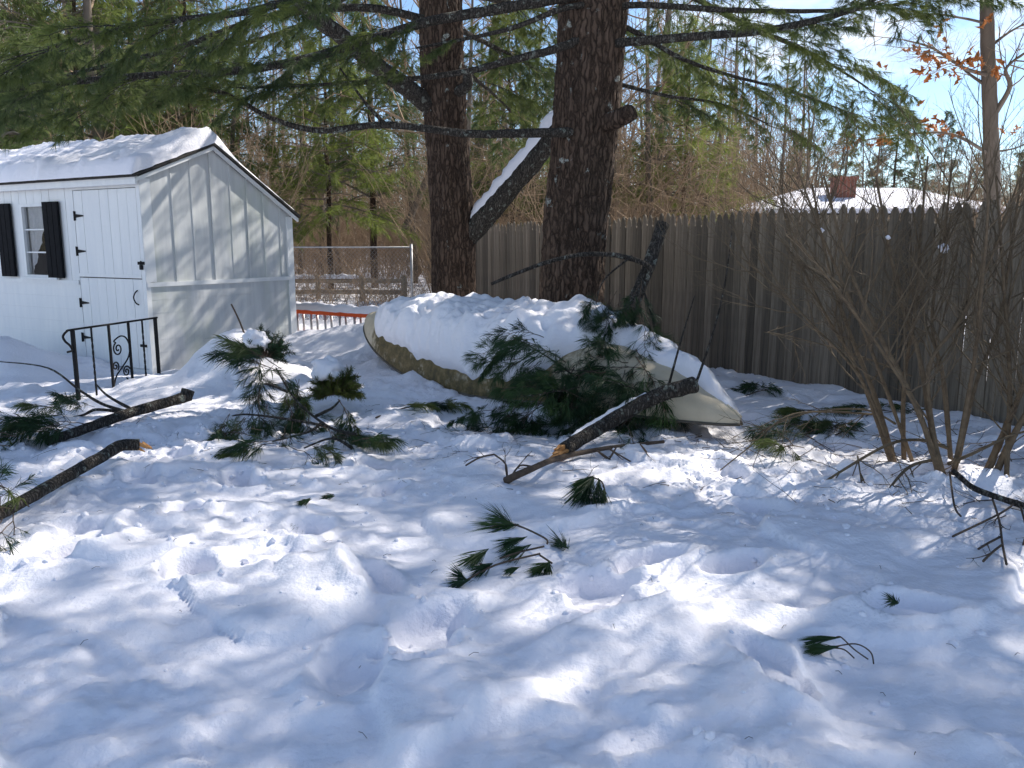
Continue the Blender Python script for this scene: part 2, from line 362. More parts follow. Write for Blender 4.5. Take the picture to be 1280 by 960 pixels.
# gable walls and back (front left open at the window)
for m in (.03, LEN-.03):
    core.add([S(m, l, z) for l, z in prof], [(0,1,2,3,4)])
core.add([S(.03, DEP-.03, -.3), S(LEN-.03, DEP-.03, -.3), S(LEN-.03, DEP-.03, ZF-.05), S(.03, DEP-.03, ZF-.05)], [(0,1,2,3)])
for a, b, z0, z1 in ((.03, mW0, -.3, ZE-.05), (mW1, LEN-.03, -.3, ZE-.05), (mW0, mW1, -.3, zW0), (mW0, mW1, zW1, ZE-.05)):
    core.add([S(a, .03, z0), S(b, .03, z0), S(b, .03, z1), S(a, .03, z1)], [(0,1,2,3)])
core.build('wall_core', DARKROOM, shed, False)
ZT = gable(197, 356)[1]                  # height of the belt trim
# gable upper panels
edges = [gable(x, 352)[0] for x in (194, 220.6, 245, 269, 292.4, 312.4, 332, 352)]+[DEP]
edges[0] = 0.03
for i, (a, b) in enumerate(zip(edges[:-1], edges[1:])):
    mb = MB(); e = .004 + rs.uniform(-.001, .0015); t0 = -.012-rs.uniform(0, .008)
    br = [a+e] + ([APL] if a < APL < b else []) + [b-e]
    pr = [(br[0], ZT+.03)] + [(br[-1], ZT+.03)] + [(l, roofz(l)-.045) for l in br[::-1]]
    n = len(pr)
    mb.add([S(.03, l, z) for l, z in pr]+[S(t0, l, z) for l, z in pr], [tuple(range(n)), tuple(range(2*n-1, n-1, -1))]+[(k, (k+1) % n, n+(k+1) % n, n+k) for k in range(n)])
    mb.build('gable_panel', WHITE_ST, shed, False)
    bt = sbox(t0-.012, t0, a-.011, a+.011, ZT+.03, roofz(a)-.05)
    if i: bt.build('batten', WHITE_ST, shed, False)
# lower clapboards on the gable side and the front
nb = 8
for i in range(nb):
    z0 = lerp(-.25, ZT-.02, i/nb); z1 = lerp(-.25, ZT-.02, (i+1)/nb); dv = rs.uniform(-.0022, -.0012)
    mb = MB(); mb.hexa([S(-.021-dv, -.0, z0), S(.03, 0, z0), S(.03, DEP, z0), S(-.021-dv, DEP, z0), S(-.018, 0, z1-.0008), S(.03, 0, z1-.0008), S(.03, DEP, z1-.0008), S(-.018, DEP, z1-.0008)])
    mb.build('clapboard', WHITE_ST, shed, False)
sbox(-.045, .03, -.02, DEP+.01, ZT-.02, ZT+.03).build('belt_trim', WHITE, shed, False)
mDL = front(98, 300)[0]; mDR = front(176.5, 300)[0]
zD1 = front(130, 236)[1]; zDm = front(140, 347.5)[1]; zD0 = front(150, 457)[1]
for i in range(nb):
    z0 = lerp(-.25, ZT-.02, i/nb); z1 = lerp(-.25, ZT-.02, (i+1)/nb); dv = rs.uniform(-.0022, -.0012)
    mb = MB(); a, b = mDL+.012, LEN
    mb.hexa([S(a, -.021-dv, z0), S(b, -.021-dv, z0), S(b, .03, z0), S(a, .03, z0), S(a, -.018, z1-.0008), S(b, -.018, z1-.0008), S(b, .03, z1-.0008), S(a, .03, z1-.0008)])
    mb.build('clapboard', WHITE, shed, False)
# front upper planks round the window
m = mDL+.012; k = 0
while m < LEN-.01:
    m2 = min(m+.165+rs.uniform(-.01, .01), LEN); t = -.012-rs.uniform(0, .005)
    segs = [(ZT+.03, ZE-.02)]
    if m2 > mW0 and m < mW1: segs = [(ZT+.03, zW0-.01), (zW1+.01, ZE-.02)]
    for z0, z1 in segs: sbox(m+.003, m2-.003, t, .03, z0, z1).build('plank', WHITE, shed, False)
    m = m2
sbox(mDL+.012, LEN, -.04, .03, ZT-.02, ZT+.03).build('belt_trim', WHITE, shed, False)
sbox(-.03, mDR-.012, -.034, .028, -.25, ZE-.03).build('corner_board', WHITE, shed, False)
sbox(-.034, .028, -.03, .11, ZT+.035, ZE-.04).build('corner_board', WHITE, shed, False)
sbox(-.034, .028, DEP-.09, DEP+.02, -.25, ZF-.06).build('corner_board', WHITE, shed, False)
sbox(mDR-.012, mDL+.012, -.02, .03, zD1, ZE-.02).build('door_head', WHITE, shed, False)
fz = front(100, 236)[1]
sbox(-.06, LEN, -.10, -.065, ZE-.11, ZE+.005).build('fascia', WHITE, shed, False)
sbox(-.06, LEN, -.065, .02, ZE-.045, ZE-.02).build('soffit', WHITE, shed, False)
def leaf_door(name, z0, z1):
    d = MB(); d.hexa([S(mDR+.006, -.006, z0), S(mDL-.006, -.006, z0), S(mDL-.006, .02, z0), S(mDR+.006, .02, z0), S(mDR+.006, -.006, z1), S(mDL-.006, -.006, z1), S(mDL-.006, .02, z1), S(mDR+.006, .02, z1)])
    o = d.build(name, DARKROOM, shed, False); n = 7
    for i in range(n):
        a = lerp(mDR+.006, mDL-.006, i/n)+.002; b = lerp(mDR+.006, mDL-.006, (i+1)/n)-.002
        sbox(a, b, -.022-rs.uniform(0, .003), -.006, z0, z1).build('plank', WHITE, o, False)
    return o
dU = leaf_door('upper_door', zDm+.006, zD1-.008); dL = leaf_door('lower_door', zD0, zDm-.006)
sbox(mDR+.006, mDL-.006, -.03, -.0225, zDm+.01, zDm+.05).build('door_ledge', WHITE, dU, False)
sbox(mDR+.006, mDL-.006, .0, .03, zD0-.3, zD0-.01).build('threshold', WHITE, shed, False)
def hinge(px, py, par):
    m, z = front(px, py); mb = MB()
    mb.hexa([S(m+.012, -.034, z-.055), S(m-.018, -.034, z-.055), S(m-.018, -.022, z-.055), S(m+.012, -.022, z-.055), S(m+.012, -.034, z+.055), S(m-.018, -.034, z+.055), S(m-.018, -.022, z+.055), S(m+.012, -.022, z+.055)])
    mb.hexa([S(m-.018, -.032, z-.022), S(m-.17, -.032, z-.007), S(m-.17, -.024, z-.007), S(m-.018, -.024, z-.022), S(m-.018, -.032, z+.022), S(m-.17, -.032, z+.007), S(m-.17, -.024, z+.007), S(m-.018, -.024, z+.022)])
    mb.tube([S(m, -.036, z-.058), S(m, -.036, z+.058)], .008, 6); mb.build('strap_hinge', IRON, par, False)
hinge(96, 270, dU); hinge(99, 314, dU); hinge(103.5, 378, dL); hinge(106, 421, dL)
m, z = front(179, 329)
hs = sbox(m-.075, m+.055, -.036, -.0345, z-.018, z+.018).build('hasp', IRON, dU, False)
bevel(sbox(m-.05, m-.005, -.062, -.037, z-.075, z-.02).build('padlock', IRON, hs, False), .006)
MB().tube(catmull([S(m-.042, -.05, z-.02), S(m-.042, -.05, z+.012), S(m-.027, -.05, z+.024), S(m-.012, -.05, z+.012), S(m-.012, -.05, z-.02)], 4), .005, 6).build('shackle', IRON, hs)
m, z = front(175, 372); mb = MB(); mb.tube(catmull([S(m, -.024, z+.085), S(m+.005, -.055, z+.06), S(m+.02, -.07, z), S(m+.005, -.055, z-.06), S(m-.005, -.024, z-.085)], 5), .008, 6); mb.build('pull_handle', IRON, dL)
m, z = front(183, 432); sbox(m-.06, m+.06, -.04, -.022, z-.015, z+.015).build('latch', IRON, dL, False)
# window
win = sbox(mW0-.03, mW0, -.035, .03, zW0-.03, zW1+.03).build('window', WHITE, shed, False)
for a, b, z0, z1 in ((mW1, mW1+.05, zW0-.03, zW1+.03), (mW0, mW1, zW1, zW1+.03), (mW0, mW1, zW0-.03, zW0)):
    sbox(a, b, -.035, .03, z0, z1).build('frame', WHITE, win, False)
sbox(mW0-.06, mW1+.09, -.075, -.036, zW0-.055, zW0-.028).build('sill', WHITE, win, False)
for i in range(3):
    z0 = lerp(zW0, zW1, i/3); z1 = lerp(zW0, zW1, (i+1)/3)
    sbox(mW0+.002, mW1-.002, .0, .004, z0+.004, z1-.004).build('pane', GLASS, win, False)
    if i: sbox(mW0, mW1, -.012, .012, z0-.009, z0+.009).build('glazing_bar', WHITE, win, False)
mb = MB(); n = 40
for i in range(n+1):
    mm_ = lerp(mW0-.1, mW1+.1, i/n); l = .045+.012*math.sin(i*1.1)+.006*math.sin(i*2.7)
    fr = i/n; zl = lerp(zW0, zW1, .66) if fr < .5 else lerp(zW0-.05, zW1, max(0, .66-(fr-.5)*1.6))
    mb.v += [tuple(S(mm_, l, zW1+.05)), tuple(S(mm_, l, zl))]
    if i: mb.f.append((2*i-2, 2*i, 2*i+1, 2*i-1)); mb.m.append(0)
mb.build('curtain', CURTAIN, win)
def shutter(x0, x1, lbl):
    a = front(x0, 300)[0]; b = front(x1, 300)[0]; z0 = zW0-.03; z1 = zW1+.05; a, b = min(a, b), max(a, b)
    o = sbox(a, b, -.05, -.042, z0, z1).build('shutter', BLACK, shed, False)
    for i in range(3):
        p0 = lerp(a, b, i/3)+.004; p1 = lerp(a, b, (i+1)/3)-.004
        bevel(sbox(p0, p1, -.072, -.05, z0, z1).build('board', BLACK, o, False), .004)
shutter(4.5, 21.5, ''); shutter(62.5, 81.5, '')
# roof deck
mb = MB(); ov = .10
for (l0, z0, l1, z1) in ((-.13, ZE-.055+.02, APL, ZA), (DEP+.12, ZF-.07, APL, ZA)):
    mb.hexa([S(-ov, l0, z0), S(LEN+ov, l0, z0), S(LEN+ov, l1, z1), S(-ov, l1, z1), S(-ov, l0, z0+.03), S(LEN+ov, l0, z0+.03), S(LEN+ov, l1, z1+.03), S(-ov, l1, z1+.03)])
mb.build('roof', SHINGLE, shed, False)
for (l0, z0, l1, z1) in ((-.11, ZE-.04, APL-.001, ZA-.005), (DEP+.1, ZF-.075, APL+.001, ZA-.005)):
    mb = MB(); mb.hexa([S(-.075, l0, z0-.05), S(-.045, l0, z0-.05), S(-.045, l1, z1-.05), S(-.075, l1, z1-.05), S(-.075, l0, z0-.005), S(-.045, l0, z0-.005), S(-.045, l1, z1-.005), S(-.075, l1, z1-.005)])
    mb.build('rake_board', WHITE, shed, False)
# snow lying on the roof
def sheet(name, fn, nu, nv, label, cat, matl=SNOW, parent=None):
    mb = MB()
    for i in range(nu+1):
        for j in range(nv+1): mb.v.append(tuple(fn(i/nu, j/nv)))
    for i in range(nu):
        for j in range(nv): mb.f.append((i*(nv+1)+j, (i+1)*(nv+1)+j, (i+1)*(nv+1)+j+1, i*(nv+1)+j+1)); mb.m.append(0)
    o = mb.build(name, matl, parent)
    if label: tag(o, label, cat)
    return o
def roof_snow(u, v):
    mm_ = lerp(-ov+.0, LEN+ov, u); l = lerp(-.16, DEP+.10, v)
    zb = lerp(ZE-.005, ZA+.03, (l+.16)/(APL+.16)) if l < APL else lerp(ZA+.03, ZF-.04, (l-APL)/(DEP+.1-APL))
    p = S(mm_, l, 0); nz = mn.fractal(V((p.x*3, p.y*3, 0)), .8, 2, 4); n2 = mn.noise(V((p.x*1.2, p.y*1.2, 4)))
    thick = .185 + .06*n2 + .055*nz
    if l > APL: thick = lerp(thick, .07, sstep(APL, APL+.5, l))
    e = min(1, (min(u, 1-u)*(LEN+.2))/.10); ev = min(1, min(v, 1-v)*2.6/.10)
    thick *= (max(e, 0)**.45)*(max(ev, 0)**.45)
    q = S(mm_ + .025*nz*(e if e < 1 else 1), l - .03*abs(nz)*(v < .5), zb - .004 + thick); return q
sheet('roof_snow', roof_snow, 190, 110, 'thick rounded snow lying on the shed roof', 'snow')

# ------------------------------------------------------------------ bark, trunks
def trunk_mesh(name, path, radii, matl, parent, segs=72, amp=.022, freq=1.0, flare=0):
    pts = catmull(path, 40); k = len(pts); nr = len(radii)
    mb = MB()
    for i, p in enumerate(pts):
        f = i/(k-1)*(nr-1); a = int(min(f, nr-2)); r = lerp(radii[a], radii[a+1], f-a)
        for j in range(segs):
            th = 2*math.pi*j/segs; c, s = math.cos(th), math.sin(th)
            rr = r*(1+.05*mn.noise(V((c*1.3, s*1.3, p.z*.6))))
            if flare: rr *= 1 + flare*math.exp(-max(0, (p.z-pts[0].z))/.35)*(.6+.6*mn.noise(V((c*2.2, s*2.2, 3))))
            q = V((c*rr*14*freq, s*rr*14*freq, p.z*3.2*freq)); d = abs(mn.noise(q)) + .5*abs(mn.noise(q*2.1)); d2 = mn.noise(q*4.5)
            rr += amp*(min(d, .45)-.28)*1.6 + amp*.25*d2
            mb.v.append((p.x+c*rr, p.y+s*rr, p.z))
    for i in range(k-1):
        for j in range(segs): mb.f.append((i*segs+j, i*segs+(j+1) % segs, (i+1)*segs+(j+1) % segs, (i+1)*segs+j)); mb.m.append(0)
    return mb.build(name, matl, parent)
def rough_limb(name, path, r0, r1, matl, parent, n=8, sides=10, amp=.12, seed=0, pw=1.0):
    pts = catmull(path, n); rad = taper(len(pts), r0, r1, pw)
    mb = MB(); mb.tube(pts, rad, sides)
    out = []
    for i, v in enumerate(mb.v):
        c = pts[min(i//sides, len(pts)-1)]; v = V(v); d = v-c
        out.append(tuple(c + d*(1+amp*2*mn.noise(v*14+V((seed, 0, 0)))+amp*mn.noise(v*35))))
    mb.v = out
    return mb.build(name, matl, parent), pts, rad

# ------------------------------------------------------------------ needles
def needles_np(rs, bases, dirs, n, L0, wid, spread=(.15, .75), droop=.15, along=.05, tri=False):
    B = np.repeat(np.array([tuple(b) for b in bases]), n, 0); D = np.repeat(np.array([tuple(d) for d in dirs]), n, 0); N = len(B)
    rnd = rs.normal(size=(N, 3)); perp = rnd - (rnd*D).sum(1, keepdims=True)*D; perp /= np.linalg.norm(perp, axis=1, keepdims=True)+1e-9
    a = rs.uniform(spread[0], spread[1], (N, 1)); d = D*np.cos(a)+perp*np.sin(a)
    ln = L0*rs.uniform(.75, 1.1, (N, 1)); b = B - D*rs.uniform(0, along, (N, 1))
    mid = b + d*ln*.55; tip = b + d*ln; mid[:, 2] -= (droop*ln*.25)[:, 0]; tip[:, 2] -= (droop*ln)[:, 0]
    side = np.cross(d, rs.normal(size=(N, 3))); side /= np.linalg.norm(side, axis=1, keepdims=True)+1e-9
    s = side*wid*.5
    if tri: return np.stack([b-s, b+s, tip], 1).reshape(-1, 3), np.arange(N)[:, None]*3 + np.array([[0, 1, 2]])
    v = np.stack([b-s*.7, b+s*.7, mid+s, tip, mid-s], 1).reshape(-1, 3)
    f = np.arange(N)[:, None]*5 + np.array([[0, 1, 2, 3, 4]])
    return v, f
def np_add(mb, v, f, mi):
    b = len(mb.v); mb.v.extend(map(tuple, v.tolist())); mb.f.extend(map(tuple, (f+b).tolist())); mb.m.extend([mi]*len(f))
def make_bough(seed, length=.9, nper=26, L0=.115, wid=.0028, droop=.16, side=.38, mats=None, twr=.006, hang=.25, sub=True, raw=False, tri=False):
    rng = random.Random(seed); rs_ = np.random.RandomState(seed); mb = MB(); tb = []; td = []
    n = 9; main = [V((length*t, rng.uniform(-.015, .015)+.05*math.sin(t*3+seed), -droop*length*t*t+.05*t)) for t in [i/n for i in range(n+1)]]
    mb.tube(main, taper(n+1, twr, twr*.35), 4)
    for i in range(1, n+1):
        t = i/n
        if t < .15: continue
        for sgn in (-1, 1):
            if rng.random() < .12: continue
            a = R(rng.uniform(28, 62))*sgn; tan = (main[i]-main[i-1]).normalized()
            d = (Matrix.Rotation(a, 3, 'Z') @ tan); d.z += rng.uniform(-.25, .2); d.normalize()
            ln = side*length*(1-.62*t)*rng.uniform(.6, 1.15)
            tw = [main[i]+d*ln*s+V((0, 0, -.12*ln*s*s)) for s in (0, .35, .7, 1)]
            mb.tube(tw, taper(4, twr*.55, twr*.25), 3, cap=False)
            dd = (tw[-1]-tw[-2]).normalized()
            tb.append(tw[-1]); td.append(dd)
            if ln > .1: tb.append(tw[-2]); td.append(dd)
            if sub and ln > .16:
                for s2 in (-1, 1):
                    d2 = (Matrix.Rotation(R(rng.uniform(30, 55))*s2, 3, 'Z') @ d); d2.z += rng.uniform(-.3, .1); d2.normalize(); l2 = ln*rng.uniform(.3, .5)
                    e = tw[2]+d2*l2; mb.tube([tw[2], e], [twr*.3, twr*.2], 3, cap=False); tb.append(e); td.append(d2)
    tb.append(main[-1]); td.append((main[-1]-main[-2]).normalized())
    v, f = needles_np(rs_, tb, td, nper, L0, wid, (.1, .85), hang, .06, tri); np_add(mb, v, f, 1)
    return mb if raw else mb.mesh('bough', mats, False)
BOUGH = [make_bough(s, .95, 26, mats=[LIMB, NEEDLE], wid=.005, tri=True) for s in range(6)]
BOUGH_LOW = [make_bough(40+s, .95, 7, L0=.14, wid=.011, raw=True, tri=True, sub=False) for s in range(4)]
LOW = []
for _m in BOUGH_LOW:
    keep = [(f, m) for f, m in zip(_m.f, _m.m)]; LOW.append((np.array(_m.v), _m.f, _m.m))
BOUGH_DK = [make_bough(20+s, .8, 34, L0=.12, mats=[LIMB, NEEDLE_DK], wid=.003, hang=.4) for s in range(5)]
BOUGH_SM = [make_bough(60+s, .42, 20, L0=.125, mats=[TWIG, NEEDLE_DK if s < 4 else NEEDLE], wid=.0028, hang=.35, side=.62, sub=False, twr=.004) for s in range(6)]
BOUGH_MD = [make_bough(80+s, .62, 20, L0=.17, mats=[TWIG, NEEDLE_DK], wid=.0036, hang=.4, side=.55, sub=False) for s in range(5)]
def orient(p, d, roll=0.0, s=1.0, up=V((0, 0, 1))):
    x = d.normalized(); y = up.cross(x); y = y.normalized() if y.length > 1e-4 else V((0, 1, 0)); z = x.cross(y)
    M = Matrix((x, y, z)).transposed().to_4x4()
    return Matrix.Translation(p) @ M @ Matrix.Rotation(roll, 4, 'X') @ Matrix.Scale(s, 4)
def bough(parent, p, d, roll, s, meshes, rng, name='bough'):
    return link(bpy.data.objects.new(name, rng.choice(meshes)), parent, orient(p, d, roll, s))
def dress(limb, pts, rng, t0=.35, n=12, s=(.7, 1.1), meshes=None, dro=-.15, spread=1.0):
    meshes = meshes or BOUGH
    for i in range(n):
        t = lerp(t0, 1, (i+rng.random()*.6)/n); k = t*(len(pts)-1); a = int(min(k, len(pts)-2)); p = pts[a].lerp(pts[a+1], k-a)
        tan = (pts[a+1]-pts[a]).normalized(); sd = tan.cross(V((0, 0, 1))); sd = sd.normalized() if sd.length > .1 else V((1, 0, 0))
        d = tan*rng.uniform(.5, 1.1) + sd*rng.uniform(.35, 1.0)*spread*(1 if i % 2 else -1) + V((0, 0, dro+rng.uniform(-.2, .2)))
        bough(limb, p, d, rng.uniform(-.4, .4), rng.uniform(*s), meshes, rng)
    bough(limb, pts[-1], pts[-1]-pts[-2], 0, s[1], meshes, rng)
def snow_on(name, pts, rad, label, parent=None, width=1.0, h=.06, seed=0, sides=9, cat='snow'):
    mb = MB(); k = len(pts)
    for i, p in enumerate(pts):
        t = (pts[min(i+1, k-1)]-pts[max(i-1, 0)]).normalized(); sd = t.cross(V((0, 0, 1))); sd = sd.normalized() if sd.length > .1 else V((1, 0, 0)); up = sd.cross(t)
        e = min(1, i/1.5+.05, (k-1-i)/1.5+.05); r = rad[i] if hasattr(rad, '__len__') else rad
        lump = (.75+.6*mn.noise(V((seed, i*.55, 0)))+.35*mn.noise(V((seed+5, i*1.7, 0))))*e
        for j in range(sides):
            th = math.pi*(j/(sides-1)); c, s = math.cos(th), math.sin(th)
            q = p + sd*c*r*width*(.55+.45*e) + up*(r*.45 + s*(r*.45+h*lump)) - V((0, 0, .02 if j in (0, sides-1) else 0))
            mb.v.append(tuple(q + rvec(random.Random(i*31+j+seed))*.006*e))
    for i in range(k-1):
        for j in range(sides-1): mb.f.append((i*sides+j, (i+1)*sides+j, (i+1)*sides+j+1, i*sides+j+1)); mb.m.append(0)
    mb.f += [tuple(range(sides)), tuple((k-1)*sides+j for j in range(sides-1, -1, -1))]; mb.m += [0, 0]
    o = mb.build(name, SNOW, parent)
    if label: tag(o, label, cat)
    return o

# ------------------------------------------------------------------ the two big pines
rng = random.Random(5)
def leafy_limb(tree, c, d, ln, rng, dens, k=0):
    pth = [c, c+d*ln*.35+V((0,0,.12*ln)), c+d*ln*.7+V((0,0,.12*ln))+rvec(rng)*.2, c+d*ln+V((0,0,.02*ln))+rvec(rng)*.25]
    lo, lp, _ = rough_limb('limb', pth, .035+.008*ln, .008, LIMB, tree, 5, 6, .06, k)
    fm = MB(); nb2 = int(4+ln*dens)
    for i in range(nb2):
        t = lerp(.3, 1, (i+rng.random()*.6)/nb2); kf = t*(len(lp)-1); a2 = int(min(kf, len(lp)-2)); p = lp[a2].lerp(lp[a2+1], kf-a2); tan = (lp[a2+1]-lp[a2]).normalized(); sd = tan.cross(V((0, 0, 1))).normalized()
        M = np.array(orient(p, tan*rng.uniform(.5, 1.1)+sd*rng.uniform(.35, 1)*(1 if i % 2 else -1)+V((0, 0, -.05+rng.uniform(-.2, .2))), rng.uniform(-.4, .4), rng.uniform(.85, 1.35)))
        v, ff, mm2 = rng.choice(LOW); b0 = len(fm.v); fm.v.extend(map(tuple, (v @ M[:3, :3].T + M[:3, 3]).tolist())); fm.f.extend([tuple(b0+q for q in f) for f in ff]); fm.m.extend(mm2)
    fm.build('foliage', [LIMB, NEEDLE], lo, False)
def upper_limbs(tree, path, n, z0, z1, rmax, rng, skip=None, dens=2.4):
    pts = catmull(path, 20)
    for k in range(n):
        z = lerp(z0, z1, (k+rng.random()*.5)/n); c = min(pts, key=lambda p: abs(p.z-z)); a = k*2.399+rng.uniform(-.3, .3)
        ln = rmax*lerp(1, .35, ((z-z0)/(z1-z0))**1.2)*rng.uniform(.75, 1.1); d = V((math.cos(a), math.sin(a), 0))
        if skip and skip(d, z): continue
        leafy_limb(tree, c, d, ln, rng, dens, k)
bt_ = P(715, 395, 9.5); bt_.z = -.1
big = thing('pine_tree', 'thick pine trunk with lichen-flecked bark and a broken stub, right of the pair', 'tree', bt_)
bpath = [bt_, P(717, 320, 9.5), P(731, 160, 9.5), P(743, 0, 9.5), P(752, -160, 9.6), P(765, -500, 9.7), P(775, -1000, 9.8), P(780, -1500, 9.9)]
trunk_mesh('trunk', bpath, [.39, .36, .36, .365, .34, .27, .16, .05], BARK, big, 120, .045, 1.0, .18)
lt_ = P(567, 392, 11.6); lt_.z = -.1
lef = thing('pine_tree', 'slimmer dark pine trunk forking a snowy limb to the right, left of the pair', 'tree', lt_)
lpath = [lt_, P(567, 300, 11.6), P(560, 200, 11.6), P(554, 100, 11.6), P(551, 0, 11.6), P(548, -150, 11.6), P(545, -500, 11.6), P(540, -1000, 11.6)]
trunk_mesh('trunk', lpath, [.315, .30, .285, .29, .28, .24, .16, .05], BARK2, lef, 100, .034, 1.1, .1)
def limb_px(tree, pix, r0, r1, dressn=0, t0=.4, s=(.55, .9), seed=0, dro=-.15, sides=8, spread=1.0):
    lo, lp, rd = rough_limb('limb', [P(*q) for q in pix], r0, r1, LIMB, tree, 8, sides, .07, seed)
    if dressn: dress(lo, lp, random.Random(seed), t0, dressn, s, dro=dro, spread=spread)
    return lo, lp, rd
# leaning forked limb with snow (left tree -> up right, behind the big trunk)
_, lp, rd = limb_px(lef, [(578, 300, 11.6), (602, 276, 11.5), (640, 232, 11.4), (690, 172, 11.3), (740, 90, 11.2), (800, -60, 11.0)], .17, .10, sides=12, seed=1)
sel = [p for p in lp if 590 < 640+F*p.x/(p.y*math.cos(PITCH)-(p.z-EYE)*math.sin(PITCH)) < 720]
snow_on('limb_snow', [sel[0].lerp(sel[-1], t/30) for t in range(31)], .13, 'strip of snow lying on the leaning limb between the two trunks', width=.95, h=.1, seed=3)
# thick limb of the left tree going up-left with snow patches
_, lp, rd = limb_px(lef, [(545, 140, 11.55), (512, 112, 11.3), (470, 82, 11.0), (430, 48, 10.8), (380, 8, 10.5), (330, -60, 10.2)], .13, .09, sides=10, seed=2)
for a, b, sd, tx in ((.06, .30, 11, 'short snow patch in the crook of the thick up-left limb'), (.48, .62, 12, 'small snow patch higher up the thick up-left limb')):
    k0 = int(a*len(lp)); k1 = int(b*len(lp))
    snow_on('limb_snow', [lp[k0].lerp(lp[k1], t/14) for t in range(15)], .085, tx, width=.9, h=.06, seed=sd)
# stubs
rough_limb('stub', [P(560, 120, 11.5), P(583, 108, 11.35), P(584, 92, 11.3)], .08, .065, LIMB, lef, 4, 9, .08)
rough_limb('stub', [P(745, 158, 9.4), P(770, 150, 9.1), P(790, 140, 8.95)], .11, .09, BARK, big, 4, 12, .12)
# limbs of the big tree in view
LB = [  # pixel path with distance, r0, r1, boughs, start, size
 ([(735, -10, 9.2), (687, 0, 9.1), (579, 19, 8.9), (521, 31, 8.7), (400, 69, 8.3), (300, 88, 8.0), (160, 96, 7.6), (20, 110, 7.2), (-120, 130, 6.9)], .062, .02, 25, .34, (.6, 1.0), -.1),
 ([(735, 45, 9.3), (698, 60, 9.1), (625, 79, 9.0), (579, 90, 8.9), (500, 100, 8.8), (400, 106, 8.7), (300, 110, 8.6)], .05, .012, 9, .6, (.5, .8), -.1),
 ([(730, 165, 9.3), (687, 166, 9.1), (633, 167, 9.0), (583, 167, 8.9), (483, 156, 8.8), (400, 163, 8.7), (340, 148, 8.6), (275, 115, 8.4), (200, 110, 8.2), (120, 130, 8.0)], .055, .012, 10, .72, (.5, .85), -.15),
 ([(735, 5, 9.2), (700, 12, 9.0), (640, 35, 8.9), (575, 50, 8.8), (520, 60, 8.8)], .035, .012, 2, .7, (.4, .6), -.1),
 ([(755, 58, 9.4), (780, 53, 9.2), (878, 45, 8.9), (964, 37, 8.6), (1053, 16, 8.3), (1100, -5, 8.1), (1180, -50, 7.9)], .055, .018, 12, .35, (.55, .9), -.1),
 ([(755, 12, 9.4), (800, 6, 9.2), (900, 12, 9.0), (985, 14, 8.9), (1070, 12, 8.8), (1130, 4, 8.6)], .04, .012, 10, .35, (.55, .9), -.15),
 ([(755, 25, 9.5), (790, 38, 9.5), (850, 72, 9.6), (905, 92, 9.7), (980, 112, 9.8), (1060, 140, 9.9)], .035, .009, 13, .3, (.55, .95), -.2),
 ([(750, 98, 9.5), (785, 108, 9.6), (835, 120, 9.7), (900, 130, 9.9), (960, 155, 10.0)], .03, .008, 8, .35, (.5, .85), -.25),
 ([(745, -30, 9.6), (830, -20, 10.2), (930, 30, 10.8), (1020, 70, 11.2), (1085, 110, 11.5)], .05, .01, 18, .25, (.8, 1.2), -.2),
 ([(755, -60, 9.3), (650, -80, 9.0), (480, -40, 8.2), (330, 10, 7.4), (180, 30, 6.9), (60, 60, 6.5)], .06, .012, 17, .4, (.65, 1.0), -.15),
]
for i, (pix, r0, r1, nb_, t0, s, dro) in enumerate(LB): limb_px(big, pix, r0, r1, nb_, t0, s, 40+i, dro)
LL = [
 ([(550, 30, 11.5), (460, 10, 11.2), (340, 20, 10.8), (220, 60, 10.4), (100, 90, 10.0), (-30, 120, 9.7)], .06, .012, 19, .3, (.8, 1.2), -.15),
 ([(550, -40, 11.6), (470, -30, 12.2), (380, 30, 12.8), (260, 60, 13.2), (120, 50, 13.5)], .06, .012, 16, .25, (.9, 1.4), -.15),
 ([(560, 30, 11.6), (600, 50, 12.6), (650, 75, 13.6), (710, 110, 14.6)], .05, .012, 16, .25, (.9, 1.3), -.15),
 ([(560, -10, 11.6), (620, 0, 12.4), (700, 20, 13.0), (800, 60, 13.6)], .05, .012, 16, .3, (.9, 1.3), -.15),
 ([(560, 60, 11.6), (590, 95, 12.8), (625, 125, 13.8), (655, 160, 14.8)], .04, .012, 12, .3, (.8, 1.2), -.15),
 ([(483, 156, 8.8), (462, 135, 8.75), (440, 106, 8.7), (425, 85, 8.7)], .022, .008, 0, .4, (.5, .8), -.15),
]
for i, (pix, r0, r1, nb_, t0, s, dro) in enumerate(LL): limb_px(lef if i < len(LL)-1 else big, pix, r0, r1, nb_, t0, s, 60+i, dro)
upper_limbs(big, bpath, 36, 4.9, 13.0, 6.0, random.Random(8), dens=3.0)
_bp = catmull(bpath, 20); _er = random.Random(15)  # extra limbs above the view, added to shade the sunlit snow at mid-left
for z, dx, dy, ln in ((4.8, 1, -.05, 3.6), (5.3, 1, .25, 3.8), (5.9, 1, -.3, 3.6), (6.6, 1, .05, 3.4), (5.1, .8, -.6, 3.2)):
    leafy_limb(big, min(_bp, key=lambda p: abs(p.z-z)), V((dx, dy, 0)).normalized(), ln, _er, 3.4)
upper_limbs(lef, lpath, 24, 5.4, 13.5, 4.6, random.Random(9))

